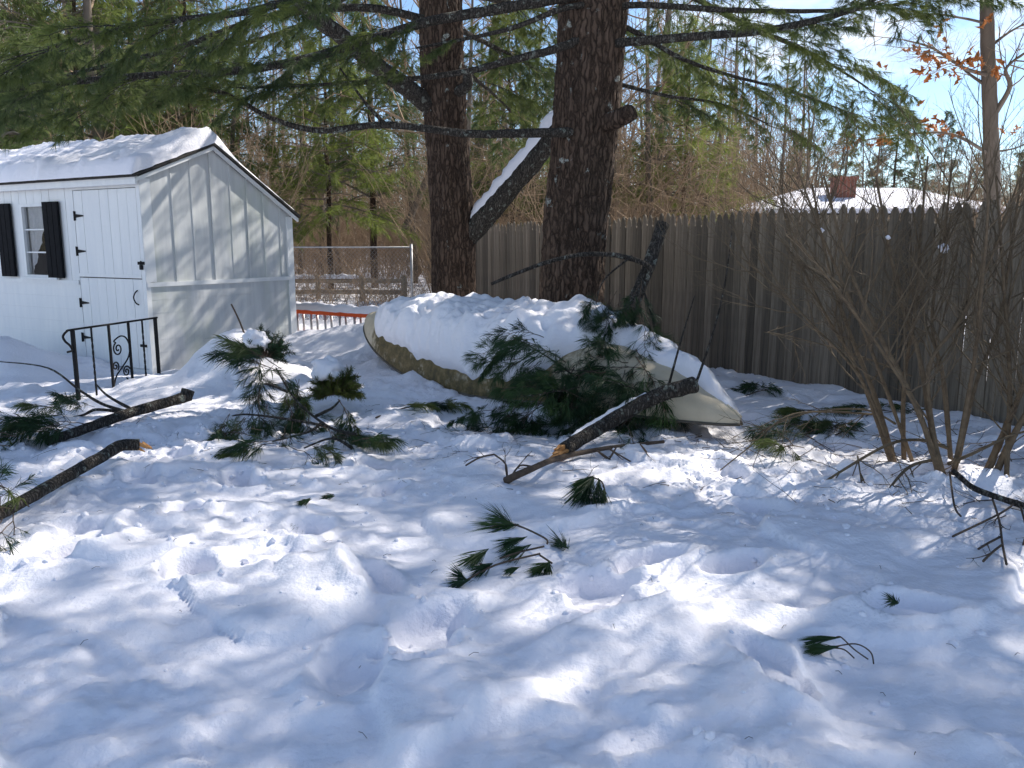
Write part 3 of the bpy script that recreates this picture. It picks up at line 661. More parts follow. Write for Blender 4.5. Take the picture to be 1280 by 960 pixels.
# ------------------------------------------------------------------ background pines, bare trees, thicket
def crown_mesh(name, seed, hgt, z0, rmax, nb_, L0=.2, wid=.012, mats=None, cone=1.0, nper=13):
    rng = random.Random(seed); rs_ = np.random.RandomState(seed); mb = MB(); tb = []; td = []
    for k in range(nb_):
        t = (k+rng.random())/nb_; z = lerp(z0, hgt*.99, t); a = k*2.4+rng.uniform(-.4, .4); ln = rmax*(1-t**1.3*cone*.92)*rng.uniform(.6, 1.1)+.15
        d = V((math.cos(a), math.sin(a), rng.uniform(-.15, .55))); pts = [V((0, 0, z))+d*ln*s+V((0, 0, -.22*ln*s*s)) for s in (0, .3, .6, 1)]
        mb.tube(pts, taper(4, .02+.008*ln, .006), 4, cap=False)
        nt_ = int(6+ln*9)
        for i in range(nt_):
            s = lerp(.3, 1, i/nt_); p = pts[0].lerp(pts[3], s)+V((0, 0, -.04*ln)); sd = V((-d.y, d.x, 0))*(1 if i % 2 else -1)
            e = p + (sd*rng.uniform(.3, 1)+d*.6)*(.34*ln*(1.1-s)+.12)+V((0, 0, rng.uniform(-.42, .2))); mb.tube([p, e], [.006, .003], 3, cap=False)
            for q in (.45, .75, 1.0): tb.append(p.lerp(e, q)); td.append((e-p).normalized())
    v, f = needles_np(rs_, tb, td, nper, L0, wid, (.15, 1.0), .35, .12, True); np_add(mb, v, f, 1)
    return mb.mesh(name, mats, False)
CROWN = [crown_mesh('crown', 100+s, 9+s, 2.4+.4*s, 2.7, 70, .24, .013, mats=[GREYB, NEEDLE_BG], nper=9) for s in range(3)]
SHADE = [crown_mesh('crown', 120+s, 17, 5.4, 4.6, 44, .26, .02, mats=[GREYB, NEEDLE], nper=10) for s in range(2)]
CROWN_TALL = [crown_mesh('crown', 110+s, 15, 3.2, 2.8, 80, .24, .016, mats=[GREYB, NEEDLE]) for s in range(2)]
def trunk_simple(hgt, r, seed):
    mb = MB(); rng = random.Random(seed); pts = [V((rng.uniform(-.06, .06)*i*.4, rng.uniform(-.06, .06)*i*.4, -.4+hgt*i/7)) for i in range(8)]
    mb.tube(pts, taper(8, r, .02), 10); return mb.mesh('trunk', BARK2)
TR = [trunk_simple(9+s, .11+.02*s, s) for s in range(3)]; TRT = [trunk_simple(15, .17, 9+s) for s in range(2)]
def copy_tree(name, label, loc, rot, s, meshes, group=None, cat='tree', names=('trunk', 'crown')):
    o = bpy.data.objects.new(name, None); o.empty_display_size = .2
    M = Matrix.Translation(V(loc)) @ Matrix.Rotation(rot, 4, 'Z') @ Matrix.Scale(s, 4); link(o, None, M); tag(o, label, cat, group)
    for nm, me in zip(names, meshes):
        c = bpy.data.objects.new(nm, me); COL.objects.link(c); c.parent = o; WM[c.name] = M
    return o
def bgp(px, Y): return V(((px-640)/F*Y*1.0, Y, hz((px-640)/F*Y, Y)-.05))
rng = random.Random(21)
BGPINES = [(415, 21, .8, 0, 'young sunlit pine just behind the right end of the shed'), (470, 24, .9, 1, 'young pine between the shed and the slimmer trunk'),
           (640, 20, .72, 1, 'young bright pine seen between the two big trunks'), 
           (255, 21, .95, 0, 'bushy pine behind the shed roof peak'), (120, 19, .9, 1, 'bushy pine behind the middle of the shed roof'), (20, 17, .85, 2, 'bushy pine behind the left end of the shed roof'), 
           (850, 22, .8, 0, 'sunlit pine just right of the thick trunk, beyond the fence'),            (190, 26, 1.2, 2, 'tall pine above the shed door'), (-30, 22, 1.1, 1, 'tall pine at the left edge of the wood'), ]
for px, Y, s, v, lb in BGPINES: copy_tree('pine_tree', lb, bgp(px, Y), rng.uniform(0, 6), s, (TR[v], CROWN[v]), 'pines in the wood behind the yard')
for px, Y, s, v, lb in ((1105, 45, .63, 0, 'dark pointed pine on the skyline left of the oak trunk'), (1165, 52, .60, 1, 'second skyline pine close to the oak trunk'), (1285, 40, .62, 0, 'dark pine at the right edge of the skyline'), (1045, 55, .62, 1, 'far dark pine behind the house roof'), (985, 50, .5, 0, 'far low pine left of the house roof'), (1080, 58, .45, 1, 'low far pine right behind the chimney'), (1135, 56, .47, 0, 'low far pine between the skyline pines'), (1205, 58, .46, 1, 'low far pine just left of the oak trunk'), (1262, 60, .5, 0, 'low far pine just right of the oak trunk')):
    copy_tree('pine_tree', lb, bgp(px, Y), rng.uniform(0, 6), s, (TRT[v], CROWN_TALL[v]), 'dark pines on the skyline')
# pines standing right of the picture whose shade falls across the yard
SROT = [.5, 2.0, 4.0]
for k, (x, y, s, v, lb) in enumerate(((8.3, 6.6, .95, 0, 'tall pine right of the picture beyond the fence, nearer'), (10.6, 10.6, 1.05, 1, 'tall pine right of the picture beyond the fence, farther'), (13.5, 8.2, 1.1, 0, 'tall pine far right of the picture'))):
    copy_tree('pine_tree', lb, (x, y, 0), SROT[k], s, (TRT[v], SHADE[v]), 'tall pines right of the picture')
def branch_rec(mb, p, d, ln, r, lev, rng, mi=0, k=5, up=.12, wander=.18, sides=(7, 5, 4, 3, 3), kids=(7, 6, 5, 4), ang=(28, 55), mb2=None, ratio=.55):
    pts = [p]; dd = d.normalized()
    for i in range(k):
        dd = (dd + rvec(rng)*wander + V((0, 0, up))).normalized(); pts.append(pts[-1]+dd*ln/k)
    tgt = mb2 if (mb2 is not None and lev >= 2) else mb
    tgt.tube(pts, taper(k+1, r, r*.35), sides[min(lev, 4)], cap=False)
    if lev >= len(kids): return
    for i in range(kids[lev]):
        t = lerp(.25, .98, (i+rng.random())/kids[lev]); f = t*k; a = int(min(f, k-1)); q = pts[a].lerp(pts[a+1], f-a); tan = (pts[a+1]-pts[a]).normalized()
        ax = tan.cross(rvec(rng)); nd = Matrix.Rotation(R(rng.uniform(*ang)), 3, ax.normalized()) @ tan
        branch_rec(mb, q, nd, ln*rng.uniform(.35, .62)*(1.1-.45*t)*ratio/.55, r*lerp(.55, .35, t), lev+1, rng, mi, max(2, k-1), up, wander, sides, kids, ang, mb2, ratio)
def bare_meshes(seed, hgt, r, kids=(15, 6, 5)):
    rng = random.Random(seed); tm = MB(); cm = MB(); pts = [V((0, 0, -.3))]; d = V((rng.uniform(-.06, .06), rng.uniform(-.06, .06), 1))
    for i in range(9): d = (d+rvec(rng)*.06).normalized(); pts.append(pts[-1]+d*hgt/9)
    tm.tube(pts, taper(10, r, r*.12), 9)
    for i in range(kids[0]):
        t = lerp(.16, .97, (i+rng.random())/kids[0]); f = t*9; a = int(min(f, 8)); q = pts[a].lerp(pts[a+1], f-a)
        az = rng.uniform(0, 6.28); nd = V((math.cos(az), math.sin(az), rng.uniform(.25, .9)))
        branch_rec(cm, q, nd, hgt*rng.uniform(.14, .26)*(1.15-.6*t), r*.3*(1.1-t*.6), 0, rng, 0, 4, .06, .2, (4, 3, 3, 3), kids[1:])
    return tm.mesh('trunk', GREYB), cm.mesh('branches', BRUSH)
BARE = [bare_meshes(200+s, 11+s*.6, .10+.015*s) for s in range(6)]
rng = random.Random(33)
n = 0
for k in range(170):
    Y = rng.uniform(17.5, 48); px = rng.uniform(-40, 1010 if rng.random() < .9 else 1300)
    if px > 1000: continue
    if 330 < px < 540 and Y < 24: continue
    if n >= 110: break
    n += 1
    zone = 'behind the shed' if px < 400 else ('seen between the shed and the fence' if px < 600 else ('beyond the fence' if px < 1000 else 'on the right skyline'))
    copy_tree('bare_tree', 'leafless grey-brown tree in the wood '+zone, bgp(px, Y), rng.uniform(0, 6), rng.uniform(.6, 1.15), BARE[k % 6], 'leafless trees in the wood '+zone, names=('trunk', 'branches'))
for k in range(30):
    px = rng.uniform(-60, 1000); Y = rng.uniform(46, 66)
    copy_tree('bare_tree', 'distant leafless tree deep in the wood', bgp(px, Y), rng.uniform(0, 6), rng.uniform(.8, 1.3), BARE[k % 6], 'distant leafless trees deep in the wood', names=('trunk', 'branches'))
for k in range(40):
    px = rng.uniform(950, 1330); Y = rng.uniform(33, 62)
    copy_tree('bare_tree', 'low leafless tree on the right skyline behind the house roof', bgp(px, Y), rng.uniform(0, 6), rng.uniform(.42, .62), BARE[k % 6], 'low leafless trees on the right skyline', names=('trunk', 'branches'))
# brown thicket: a mass of twigs
mb = MB(); rng = random.Random(44)
for k in range(3900):
    Y = rng.uniform(16.5, 42); px = rng.uniform(-60, 1330) if k < 2100 else (rng.uniform(590, 1330) if k < 3100 else rng.uniform(300, 620))
    x = (px-640)/F*Y
    if x > 7.74-.53*Y-.3+0 and Y < 17.2: continue
    if 940 < px < 1150 and Y < 31: continue
    if 320 < px < 545 and Y < 27: continue
    h_ = rng.uniform(1.4, 5.2)*(1 if px < 950 else .75); zb = .25 if Y < 25 else .4
    for s in range(3):
        d = V((rng.uniform(-.5, .5), rng.uniform(-.5, .5), 1)).normalized(); p = V((x, Y, zb-.2)); pts = [p]
        for i in range(3): d = (d+rvec(rng)*.25).normalized(); pts.append(pts[-1]+d*h_/3)
        mb.tube(pts, taper(4, rng.uniform(.006, .014), .003), 3, cap=False)
        for i in range(7):
            t = rng.uniform(.25, 1); f = t*3; a = int(min(f, 2)); q = pts[a].lerp(pts[a+1], f-a); e = q+(d*.7+rvec(rng)).normalized()*h_*rng.uniform(.12, .32)
            rvec(rng); mb.tube([q, e], [.005, .002], 3, cap=False)
for k in range(1400):
    Y = rng.uniform(44, 75); px = rng.uniform(-80, 1010); x = (px-640)/F*Y; h_ = rng.uniform(4, 11); p = V((x, Y, .6)); d = V((rng.uniform(-.12, .12), 0, 1)); pts = [p]
    for i in range(4): d = (d+rvec(rng)*.12).normalized(); pts.append(pts[-1]+d*h_/4)
    mb.tube(pts, taper(5, rng.uniform(.03, .09), .012), 4, cap=False)
    for i in range(12):
        t = rng.uniform(.1, 1); f = t*4; a = int(min(f, 3)); q = pts[a].lerp(pts[a+1], f-a); e = q+V((rng.uniform(-1, 1), rng.uniform(-1, 1), rng.uniform(.1, 1))).normalized()*rng.uniform(.6, 2.0)
        mb.tube([q, q.lerp(e, .5)+rvec(rng)*.12, e], [.02, .014, .006], 3, cap=False)
for k in range(130):
    Y = rng.uniform(15.3, 21); px = rng.uniform(330, 545); x = (px-640)/F*Y; zb = hz(x, Y)
    for s_ in range(3):
        d = V((rng.uniform(-.8, .8), rng.uniform(-.6, .6), 1)).normalized(); pts = [V((x, Y, zb-.05))]; h_ = rng.uniform(.4, 1.3)
        for i in range(3): d = (d+rvec(rng)*.35).normalized(); pts.append(pts[-1]+d*h_/3)
        mb.tube(pts, taper(4, .006, .002), 3, cap=False)
        for i in range(5): q = pts[rng.randrange(1, 4)]; mb.tube([q, q+(d*.5+rvec(rng)).normalized()*h_*.3], [.004, .0015], 3, cap=False)
tag(mb.build('winter_thicket', BRUSH), 'tangled brown leafless brush filling the wood behind the fences', 'thicket', kind='stuff')
# leaning fallen trunks in the wood
for (x0, y0, Y0, x1, y1, Y1, r, lb) in ((590, 120, 24, 505, 250, 22, .10, 'pale fallen trunk leaning in the wood left of the forked limb'), (905, 150, 24, 872, 280, 23, .12, 'brown broken trunk leaning behind the fence beside the stub')):
    t = thing('leaning_trunk', lb, 'tree', P(x1, y1, Y1)); rough_limb('trunk', [P(x0, y0, Y0), P((x0+x1)/2+4, (y0+y1)/2, (Y0+Y1)/2), P(x1, y1+40, Y1)], r*.6, r, GREYB, t, 6, 9, .06)

# ------------------------------------------------------------------ oak with orange leaves on the right
ob = bgp(1240, 13.5); oak = thing('oak_tree', 'slim leafless oak with a few orange leaves at right edge beyond fence', 'tree', ob)
rough_limb('trunk', [V((ob.x, ob.y, -.2)), P(1240, 250, 13.5), P(1237, 120, 13.5), P(1233, 0, 13.5), P(1230, -200, 13.5), P(1236, -420, 13.6)], .135, .07, GREYB, oak, 10, 14, .05)
def leaf_mesh():
    mb = MB(); out = [(0, 0), (.02, .012), (.035, .03), (.05, .018), (.07, .042), (.085, .02), (.105, .034), (.125, 0)]
    pts = [(x, y, .012*math.sin(x*40)) for x, y in out]+[(x, -y, .012*math.sin(x*40)+.004) for x, y in out[::-1][1:-1]]
    mb.add(pts, [tuple(range(len(pts)))]); return mb
def curled(seed):
    mb = leaf_mesh(); rg = random.Random(seed); c1, c2 = rg.uniform(4, 11), rg.uniform(6, 16)*rg.choice((-1, 1)); mb.v = [(x, y, z+c1*y*y*6-abs(c2)*x*x*.35+.15*x*y*c2) for x, y, z in mb.v]
    n = len(mb.v); m = sum((V(v) for v in mb.v), V())/n; mb.v.append(tuple(m+V((0, 0, -.006)))); mb.f = [(i, (i+1) % n, n) for i in range(n)]; mb.m = [0]*n
    return mb.mesh('leaf', OAKLEAF, False)
LEAVES = [curled(s) for s in range(6)]
def leaf_cluster(p, n, rng, parent, sp=.14, s=1.0):
    for i in range(n): link(bpy.data.objects.new('leaf', rng.choice(LEAVES)), parent, orient(p+rvec(rng)*sp*rng.random(), rvec(rng)+V((0, 0, -.6)), rng.uniform(0, 6), s*rng.uniform(.7, 1.25)))
rng = random.Random(51)
for pix, r in (([(1240, 95, 13.5), (1205, 85, 13.2), (1165, 60, 12.9), (1130, 50, 12.6)], .035), ([(1240, 195, 13.5), (1190, 168, 13.2), (1130, 168, 12.9), (1065, 178, 12.5)], .03), ([(1238, 150, 13.5), (1262, 110, 13.3), (1258, 85, 13.2), (1290, 60, 13)], .05),
               ([(1238, 110, 13.5), (1215, 95, 13.6), (1190, 75, 13.8), (1165, 70, 14)], .03), ([(1236, 60, 13.5), (1262, 40, 13.4), (1300, 20, 13.2)], .03), ([(1236, 30, 13.5), (1200, 22, 13.3), (1160, 18, 13.2), (1110, 30, 13)], .022), ([(1240, 190, 13.5), (1270, 185, 13.6), (1300, 170, 13.6)], .02), ([(1232, -40, 13.5), (1180, -30, 13.3), (1120, -5, 13.1), (1070, 10, 13)], .03)):
    lo, lp, rd = rough_limb('limb', [P(*q) for q in pix], r, r*.25, GREYB, oak, 6, 6, .05)
    mb = MB()
    for i in range(9):
        a = rng.randrange(len(lp)//3, len(lp)-1); branch_rec(mb, lp[a], (lp[a+1]-lp[a]).normalized()+rvec(rng)*.9, rng.uniform(.5, 1.1), r*.28, 1, rng, 0, 4, .03, .2, (3, 3, 3, 3, 3), (0, 4, 3))
    mb.build('twigs', BRUSH, lo)
for px, py, n_ in ((1146, 55, 5), (1150, 82, 4), (1158, 62, 5), (1165, 72, 4), (1172, 90, 4), (1185, 57, 4), (1180, 72, 5), (1205, 75, 5), (1215, 70, 5), (1222, 82, 4), (1245, 85, 4), (1195, 90, 3), (1170, 152, 6), (1160, 155, 5), (1185, 160, 5), (1150, 125, 3), (1108, 172, 5), (1095, 178, 4), (1065, 178, 5), (1262, 155, 4), (1140, 155, 3), (1230, 25, 4), (1105, 75, 3), (1250, 90, 3), (1183, 28, 3)):
    leaf_cluster(P(px, py, rng.uniform(12.9, 13.5)), n_, rng, oak)

# ------------------------------------------------------------------ picket fence
FA = V((5.9, 3.47, 0)); FD = V((-.468, .884, 0)); FN = V((-.884, -.468, 0))      # along the fence; toward the yard
fence = thing('picket_fence', 'tall weathered brown fence of pointed pickets behind the bush and boat', 'fence', FA)
def picket_mesh(seed):
    rng = random.Random(seed); wd = .114; h = 1.86+rng.uniform(-.02, .02); mb = MB()
    pr = [(-wd/2, -.35), (wd/2, -.35), (wd/2, h-.15), (wd*.36, h-.125), (wd*.40, h-.09), (wd*.27, h-.04), (wd*.06, h), (-wd*.06, h), (-wd*.27, h-.04), (-wd*.40, h-.09), (-wd*.36, h-.125), (-wd/2, h-.15)]
    n = len(pr); mb.add([(x, -.011, z) for x, z in pr]+[(x, .011, z) for x, z in pr], [tuple(range(n)), tuple(range(2*n-1, n-1, -1))]+[((k+1) % n, k, n+k, n+(k+1) % n) for k in range(n)])
    return mb.mesh('picket', FENCE, False)
PK = [picket_mesh(s) for s in range(4)]
rng = random.Random(61); NPK = 122
for i in range(NPK):
    p = FA + FD*(i*.12) + FN*(.011+rng.uniform(0, .014)); g = V((p.x, p.y, rng.uniform(-.02, .02)))
    M = Matrix.Translation(g) @ Matrix((-FD, -FN, UP)).transposed().to_4x4() @ Matrix.Rotation(rng.uniform(-.008, .008), 4, 'Y') @ Matrix.Rotation(rng.uniform(-.03, .03), 4, 'Z') @ Matrix.Diagonal((rng.uniform(.97, 1.05), 1, 1, 1))
    link(bpy.data.objects.new('picket', rng.choice(PK)), fence, M)
LF = NPK*.12
def fbox(a, b, o0, o1, z0, z1):
    c = lambda s, o, z: FA+FD*s+FN*o+UP*z
    mb = MB(); mb.hexa([c(a,o0,z0), c(b,o0,z0), c(b,o1,z0), c(a,o1,z0), c(a,o0,z1), c(b,o0,z1), c(b,o1,z1), c(a,o1,z1)]); return mb
for z in (.25, .95, 1.55): fbox(-.05, LF, -.045, -.004, z, z+.085).build('rail', FENCE, fence, False)
for k in range(7): fbox(.1+k*2.35, .2+k*2.35, -.145, -.047, -.3, 1.78).build('post', FENCE, fence, False)

# ------------------------------------------------------------------ chain-link fence, split-rail fence, ladder
c0 = P(330, 309, 15.6); c1 = P(514, 310, 15.0); zt = c0.z; c1.z = zt
cl = thing('chain_link_fence', 'low galvanised chain-link fence between shed and pine trunk', 'fence', (c1.x, c1.y, 0))
MB().tube([c0, c1], .014, 8).build('top_rail', GALV, cl)
for p in (c1,): MB().tube([V((p.x, p.y, -.1)), V((p.x, p.y, zt+.06))], .024, 8).build('post', GALV, cl)
mb = MB(); W_ = (c1-c0).length; hh = zt+.1; st = .075; dirn = (c1-c0).normalized()
k = -hh
while k < W_:
    for sgn in (1, -1):
        a0, a1 = max(0, k), min(W_, k+hh); 
        if a1-a0 < .02: continue
        z0 = (a0-k) if sgn > 0 else hh-(a0-k); z1 = (a1-k) if sgn > 0 else hh-(a1-k)
        p0 = c0+dirn*a0; p1 = c0+dirn*a1
        mb.tube([V((p0.x, p0.y, zt-hh+z0)), V((p1.x, p1.y, zt-hh+z1))], .0015, 3, cap=False)
    k += st
tag(mb.build('wire_mesh', GALV, cl, False), None, kind='stuff')
sr = thing('split_rail_fence', 'rustic split-rail fence half buried in snow beyond the chain-link', 'fence', P(452, 378, 19.5))
posts = [(340, 19.9), (397, 19.8), (452, 19.4), (505, 19.0)]; pp = []
for px, Y in posts:
    p = P(px, 345, Y); pp.append(p); b = V((p.x, p.y, hz(p.x, p.y)-.1))
    rough_limb('post', [b, b.lerp(p, .5), p+V((0,0,.02))], .075, .07, WOODG, sr, 3, 6, .1)
for a, b in zip(pp[:-1], pp[1:]):
    for dz in (-.1, -.36):
        rough_limb('rail', [a+V((0,0,dz)), a.lerp(b, .5)+V((0,0,dz-.02)), b+V((0,0,dz-.01))], .06, .055, WOODG, sr, 4, 6, .12)
for i, (a, b) in enumerate(zip(pp[:2], pp[1:3])):
    snow_on('rail_snow', [a.lerp(b, .05+.9*t/14)+V((0,0,-.07)) for t in range(15)], .06, ('snow along the top rail of the split-rail fence near the shed', 'snow along the middle stretch of the split-rail fence')[i], h=.07, seed=20+i)
# ladder lying on its side
la = G(330, 386.5, .46); lb_ = G(464, 395, .46); ld = (lb_-la).normalized(); la = la; LLEN = 3.3
lad = thing('extension_ladder', 'orange fibreglass extension ladder lying on its side behind the boat tip', 'ladder', (la.x, la.y, 0))
ln_ = V((-ld.y, ld.x, 0))
for k, off in enumerate((0, .07)):
    for z in (.46, .04):
        mb = MB(); c = lambda s, o, zz: la+ld*s+ln_*(off+o)+V((0, 0, zz-.46))
        mb.hexa([c(0,-.022,z-.03), c(LLEN,-.022,z-.03), c(LLEN,.022,z-.03), c(0,.022,z-.03), c(0,-.022,z+.03), c(LLEN,-.022,z+.03), c(LLEN,.022,z+.03), c(0,.022,z+.03)])
        bevel(mb.build('side_rail', ORANGE, lad, False), .005)
    for i in range(10):
        s = .16+i*.305+.06*k; MB().tube([c(s, 0, .04), c(s, 0, .44)], .018, 8).build('rung', ALU, lad)
snow_on('ladder_snow', [la+ld*(LLEN*t/40)+ln_*.035+V((0,0,.02)) for t in range(41)], .06, 'line of snow along the top edge of the orange ladder', h=.09, seed=9, width=1.25)

# ------------------------------------------------------------------ neighbour house
def hp(px, py, Y): return P(px, py, Y)
hc = bgp(1060, 27); house = thing('neighbour_house', 'neighbouring house with snowy roof and brick chimney showing above the fence', 'house', (hc.x, hc.y, 0))
ra = hp(1020, 239, 26); rb = hp(1145, 246, 28); ea = hp(945, 268, 24.0); eb = hp(1165, 275, 24.5); zr = ra.z; ze = ea.z
wallx0, wallx1 = ea.x+.5, eb.x+1.5
mb = MB(); mb.hexa([V((wallx0, 24.4, -.2)), V((wallx1, 24.4, -.2)), V((wallx1, 29.5, -.2)), V((wallx0, 29.5, -.2)), V((wallx0, 24.4, ze)), V((wallx1, 24.4, ze)), V((wallx1, 29.5, ze)), V((wallx0, 29.5, ze))]); mb.build('wall', simple('tan_siding', (.32, .27, .21), (.4, .34, .27), 6, .8), house, False)
R0 = V((ra.x, 26.9, zr)); R1 = V((wallx1-1.2, 26.9, zr)); q = [V((wallx0-.6, 23.9, ze)), V((wallx1+.6, 23.9, ze)), V((wallx1+.6, 30, ze)), V((wallx0-.6, 30, ze))]
mb = MB(); mb.add([*q, R0, R1], [(0,1,5,4), (1,2,5), (2,3,4,5), (3,0,4), (3,2,1,0)]); rf = mb.build('roof', SHINGLE, house, False)
mb = MB(); up_ = V((0,0,.16)); mb.add([*[p+V((0,0,.03)) for p in q], *[p.lerp((R0+R1)/2, .01)+up_ for p in q], R0+up_, R1+up_], [(0,1,5,4), (1,2,6,5), (2,3,7,6), (3,0,4,7), (4,5,9,8), (5,6,9), (6,7,8,9), (7,4,8)])
sn = mb.build('house_roof_snow', SNOW, None, False); tag(sn, 'smooth snow covering the neighbouring house roof', 'snow')
ch0 = hp(1046, 250, 25.4); ch1 = hp(1071, 224, 25.4); mb = MB(); mb.box(((ch0.x+ch1.x)/2, 25.7, (ch1.z+2.0)/2+.0), (ch1.x-ch0.x, .6, ch1.z-2.0)); mb.box(((ch0.x+ch1.x)/2, 25.7, ch1.z+.04), (ch1.x-ch0.x+.1, .7, .09)); mb.build('chimney', make_brick(), house, False)

# ------------------------------------------------------------------ overturned boat
BA = V((-1.83, 10.6, 0)); BB = V((1.80, 6.30, 0)); BD = (BB-BA).normalized(); BLN = (BB-BA).length; BN = V((-BD.y, BD.x, 0))
if BN.y > 0: BN = -BN                    # toward the camera
def zg(t): return .02 + .50*max(0, 1-t/.42)**1.7 + .08*float(sstep(.5, .75, t))
def wd(t):
    a = min(1, t/.42); b = min(1, (1-t)/.50); return .60*(1-(1-a)**2.2)**.62*(1-(1-b)**2.2)**.68 + .01
def hd(t):
    a = min(1, t/.5); b = min(1, (1-t)/.55); return .06+.56*(1-(1-a)**2.4)**.75*(1-(1-b)**3.2)
def hull_pt(t, th, off=0.0):
    c, s = math.cos(th), math.sin(th); ex = lerp(.62, .95, sstep(.6, .95, t)); ez = lerp(.85, .95, sstep(.6, .95, t))
    lat = (wd(t)+off)*math.copysign(abs(c)**ex, c); z = zg(t) + (hd(t)+off)*abs(s)**ez
    bulge = 0.0
    return BA + BD*(BLN*t) + BN*lat + V((0, 0, z))
boat = thing('overturned_boat', 'cream mossy boat hull lying upside down under thick snow', 'boat', BA.lerp(BB, .5))
NT, NH = 110, 40; mb = MB(); moss = []
for i in range(NT+1):
    t = i/NT; tt = t
    for j in range(NH+1):
        th = math.pi*j/NH; p = hull_pt(tt, th); mb.v.append(tuple(p))
        moss.append(float(sstep(.06, .19, t)*(1-sstep(.68, .80, t)) + .25*(1-sstep(.0, .3, abs(th-math.pi/2)))*sstep(.6, .7, t)))
for i in range(NT):
    for j in range(NH): mb.f.append((i*(NH+1)+j, i*(NH+1)+j+1, (i+1)*(NH+1)+j+1, (i+1)*(NH+1)+j)); mb.m.append(0)
mb.f += [tuple(range(NH+1))]; mb.m += [0]
hull = mb.build('hull', HULL, boat); at = hull.data.attributes.new('moss', 'FLOAT', 'POINT'); at.data.foreach_set('value', moss)
GUN = simple('gunwale_dark', (.07, .06, .05), (.16, .14, .11), 12, .7)
for th in (0, math.pi): MB().tube([hull_pt(i/80, th, .004) for i in range(81)], .013, 6).build('gunwale', GUN, boat)
MB().tube([hull_pt(lerp(.66, 1, i/50), math.pi/2, .0) for i in range(51)], .012, 6).build('keel', HULL, boat)
def boat_snow(u, v):
    t = lerp(.03, .985, u); th0 = lerp(1.62, .42, float(sstep(.03, .17, t))); th0 = lerp(th0, .26, float(sstep(.3, .5, t))); th0 = lerp(th0, 1.50, float(sstep(.66, .79, t)))
    th0 += .12*mn.noise(V((t*16, 2, 0)))+.06*mn.noise(V((t*45, 7, 0)))
    th = lerp(th0, math.pi-.15, v); p = hull_pt(t, th, -.004)
    nz = mn.fractal(V((p.x*2.6, p.y*2.6, p.z*2.6)), .9, 2, 4); n2 = mn.noise(V((p.x*7, p.y*7, 3)))
    thick = (.27+.11*nz+.05*n2+.03*mn.noise(V((p.x*16, p.y*16, p.z*16))))*(1-.5*float(sstep(.62, .85, t)))*(1-.55*float(sstep(.9, 1.0, t)))*(1-.68*(1-float(sstep(.02, .34, t))))
    e = min(1, v/.16, (1-v)/.1)**.42*min(1, u/.02, (1-u)/.04)**.5
    p2 = hull_pt(t, th, -.004); lat = BN*(math.cos(th)*.35)+V((0, 0, max(.12, math.sin(th))))
    return p2 + lat.normalized()*thick*e + BD*.02*n2*e
sheet('boat_snow', boat_snow, 260, 90, 'deep snow blanket lying over the overturned boat', 'snow')

# ------------------------------------------------------------------ logs and fallen boughs
def cut_end(p, d, r, matl, parent, name='cut_end'):
    M = orient(p, d); mb = MB(); n = 12; mb.add([M @ V((.004, math.cos(6.283*i/n)*r, math.sin(6.283*i/n)*r)) for i in range(n)]+[M @ V((.004+.01, 0, 0))], [(i, (i+1) % n, n) for i in range(n)]); return mb.build(name, matl, parent, False)
def g3(px, py, dz=0): return GS(px, py, dz)
# cut log by the railing
a = G(92, 541, .05); b = G(160, 517, .10); c = G(236, 495, .16)
l1 = thing('cut_log', 'straight cut pine log with a knobbed dark end lying by the railing', 'log', a)
_, lp, rd = rough_limb('bark', [G(60, 552, .03), a, b, c.lerp(b, .3), c], .036, .05, LIMB, l1, 8, 12, .06)
rough_limb('knob', [c-(c-b).normalized()*.03, c+V((.0, .0, .055))], [.05, .055][0], .056, LIMB, l1, 4, 12, .1); cut_end(lp[-1], lp[-1]-lp[-2], .049, TWIG, l1)
rng = random.Random(71)
for (x0, y0, dx, dz, s) in ((105, 528, -1, .15, .7), (80, 525, -1, .2, .75), (60, 532, -1, .1, .8), (30, 540, -.9, .1, .8), (20, 520, -1, .15, .7), (5, 550, -1, .0, .8), (95, 505, -.6, .3, .6), (110, 500, -.8, .25, .55)):
    for _ in range(2): bough(l1, G(x0+rng.uniform(-10, 10), y0+8, .12), V((dx, rng.uniform(-.9, .6), dz)), rng.uniform(-.8, .8), s*rng.uniform(.9, 1.35), BOUGH_SM, rng)
for pth in ([(160, 515, .1), (128, 505, .25), (100, 488, .3), (60, 460, .3), (0, 452, .25)], [(165, 512, .1), (135, 495, .35), (120, 480, .5)], [(150, 515, .1), (120, 512, .2), (100, 520, .2), (60, 525, .15), (0, 535, .1)]):
    rough_limb('side_branch', [P(q[0], q[1], g3(120, 525).y + (q[0]-120)*-.003) for q in pth], .016, .005, LIMB, l1, 6, 6, .05)
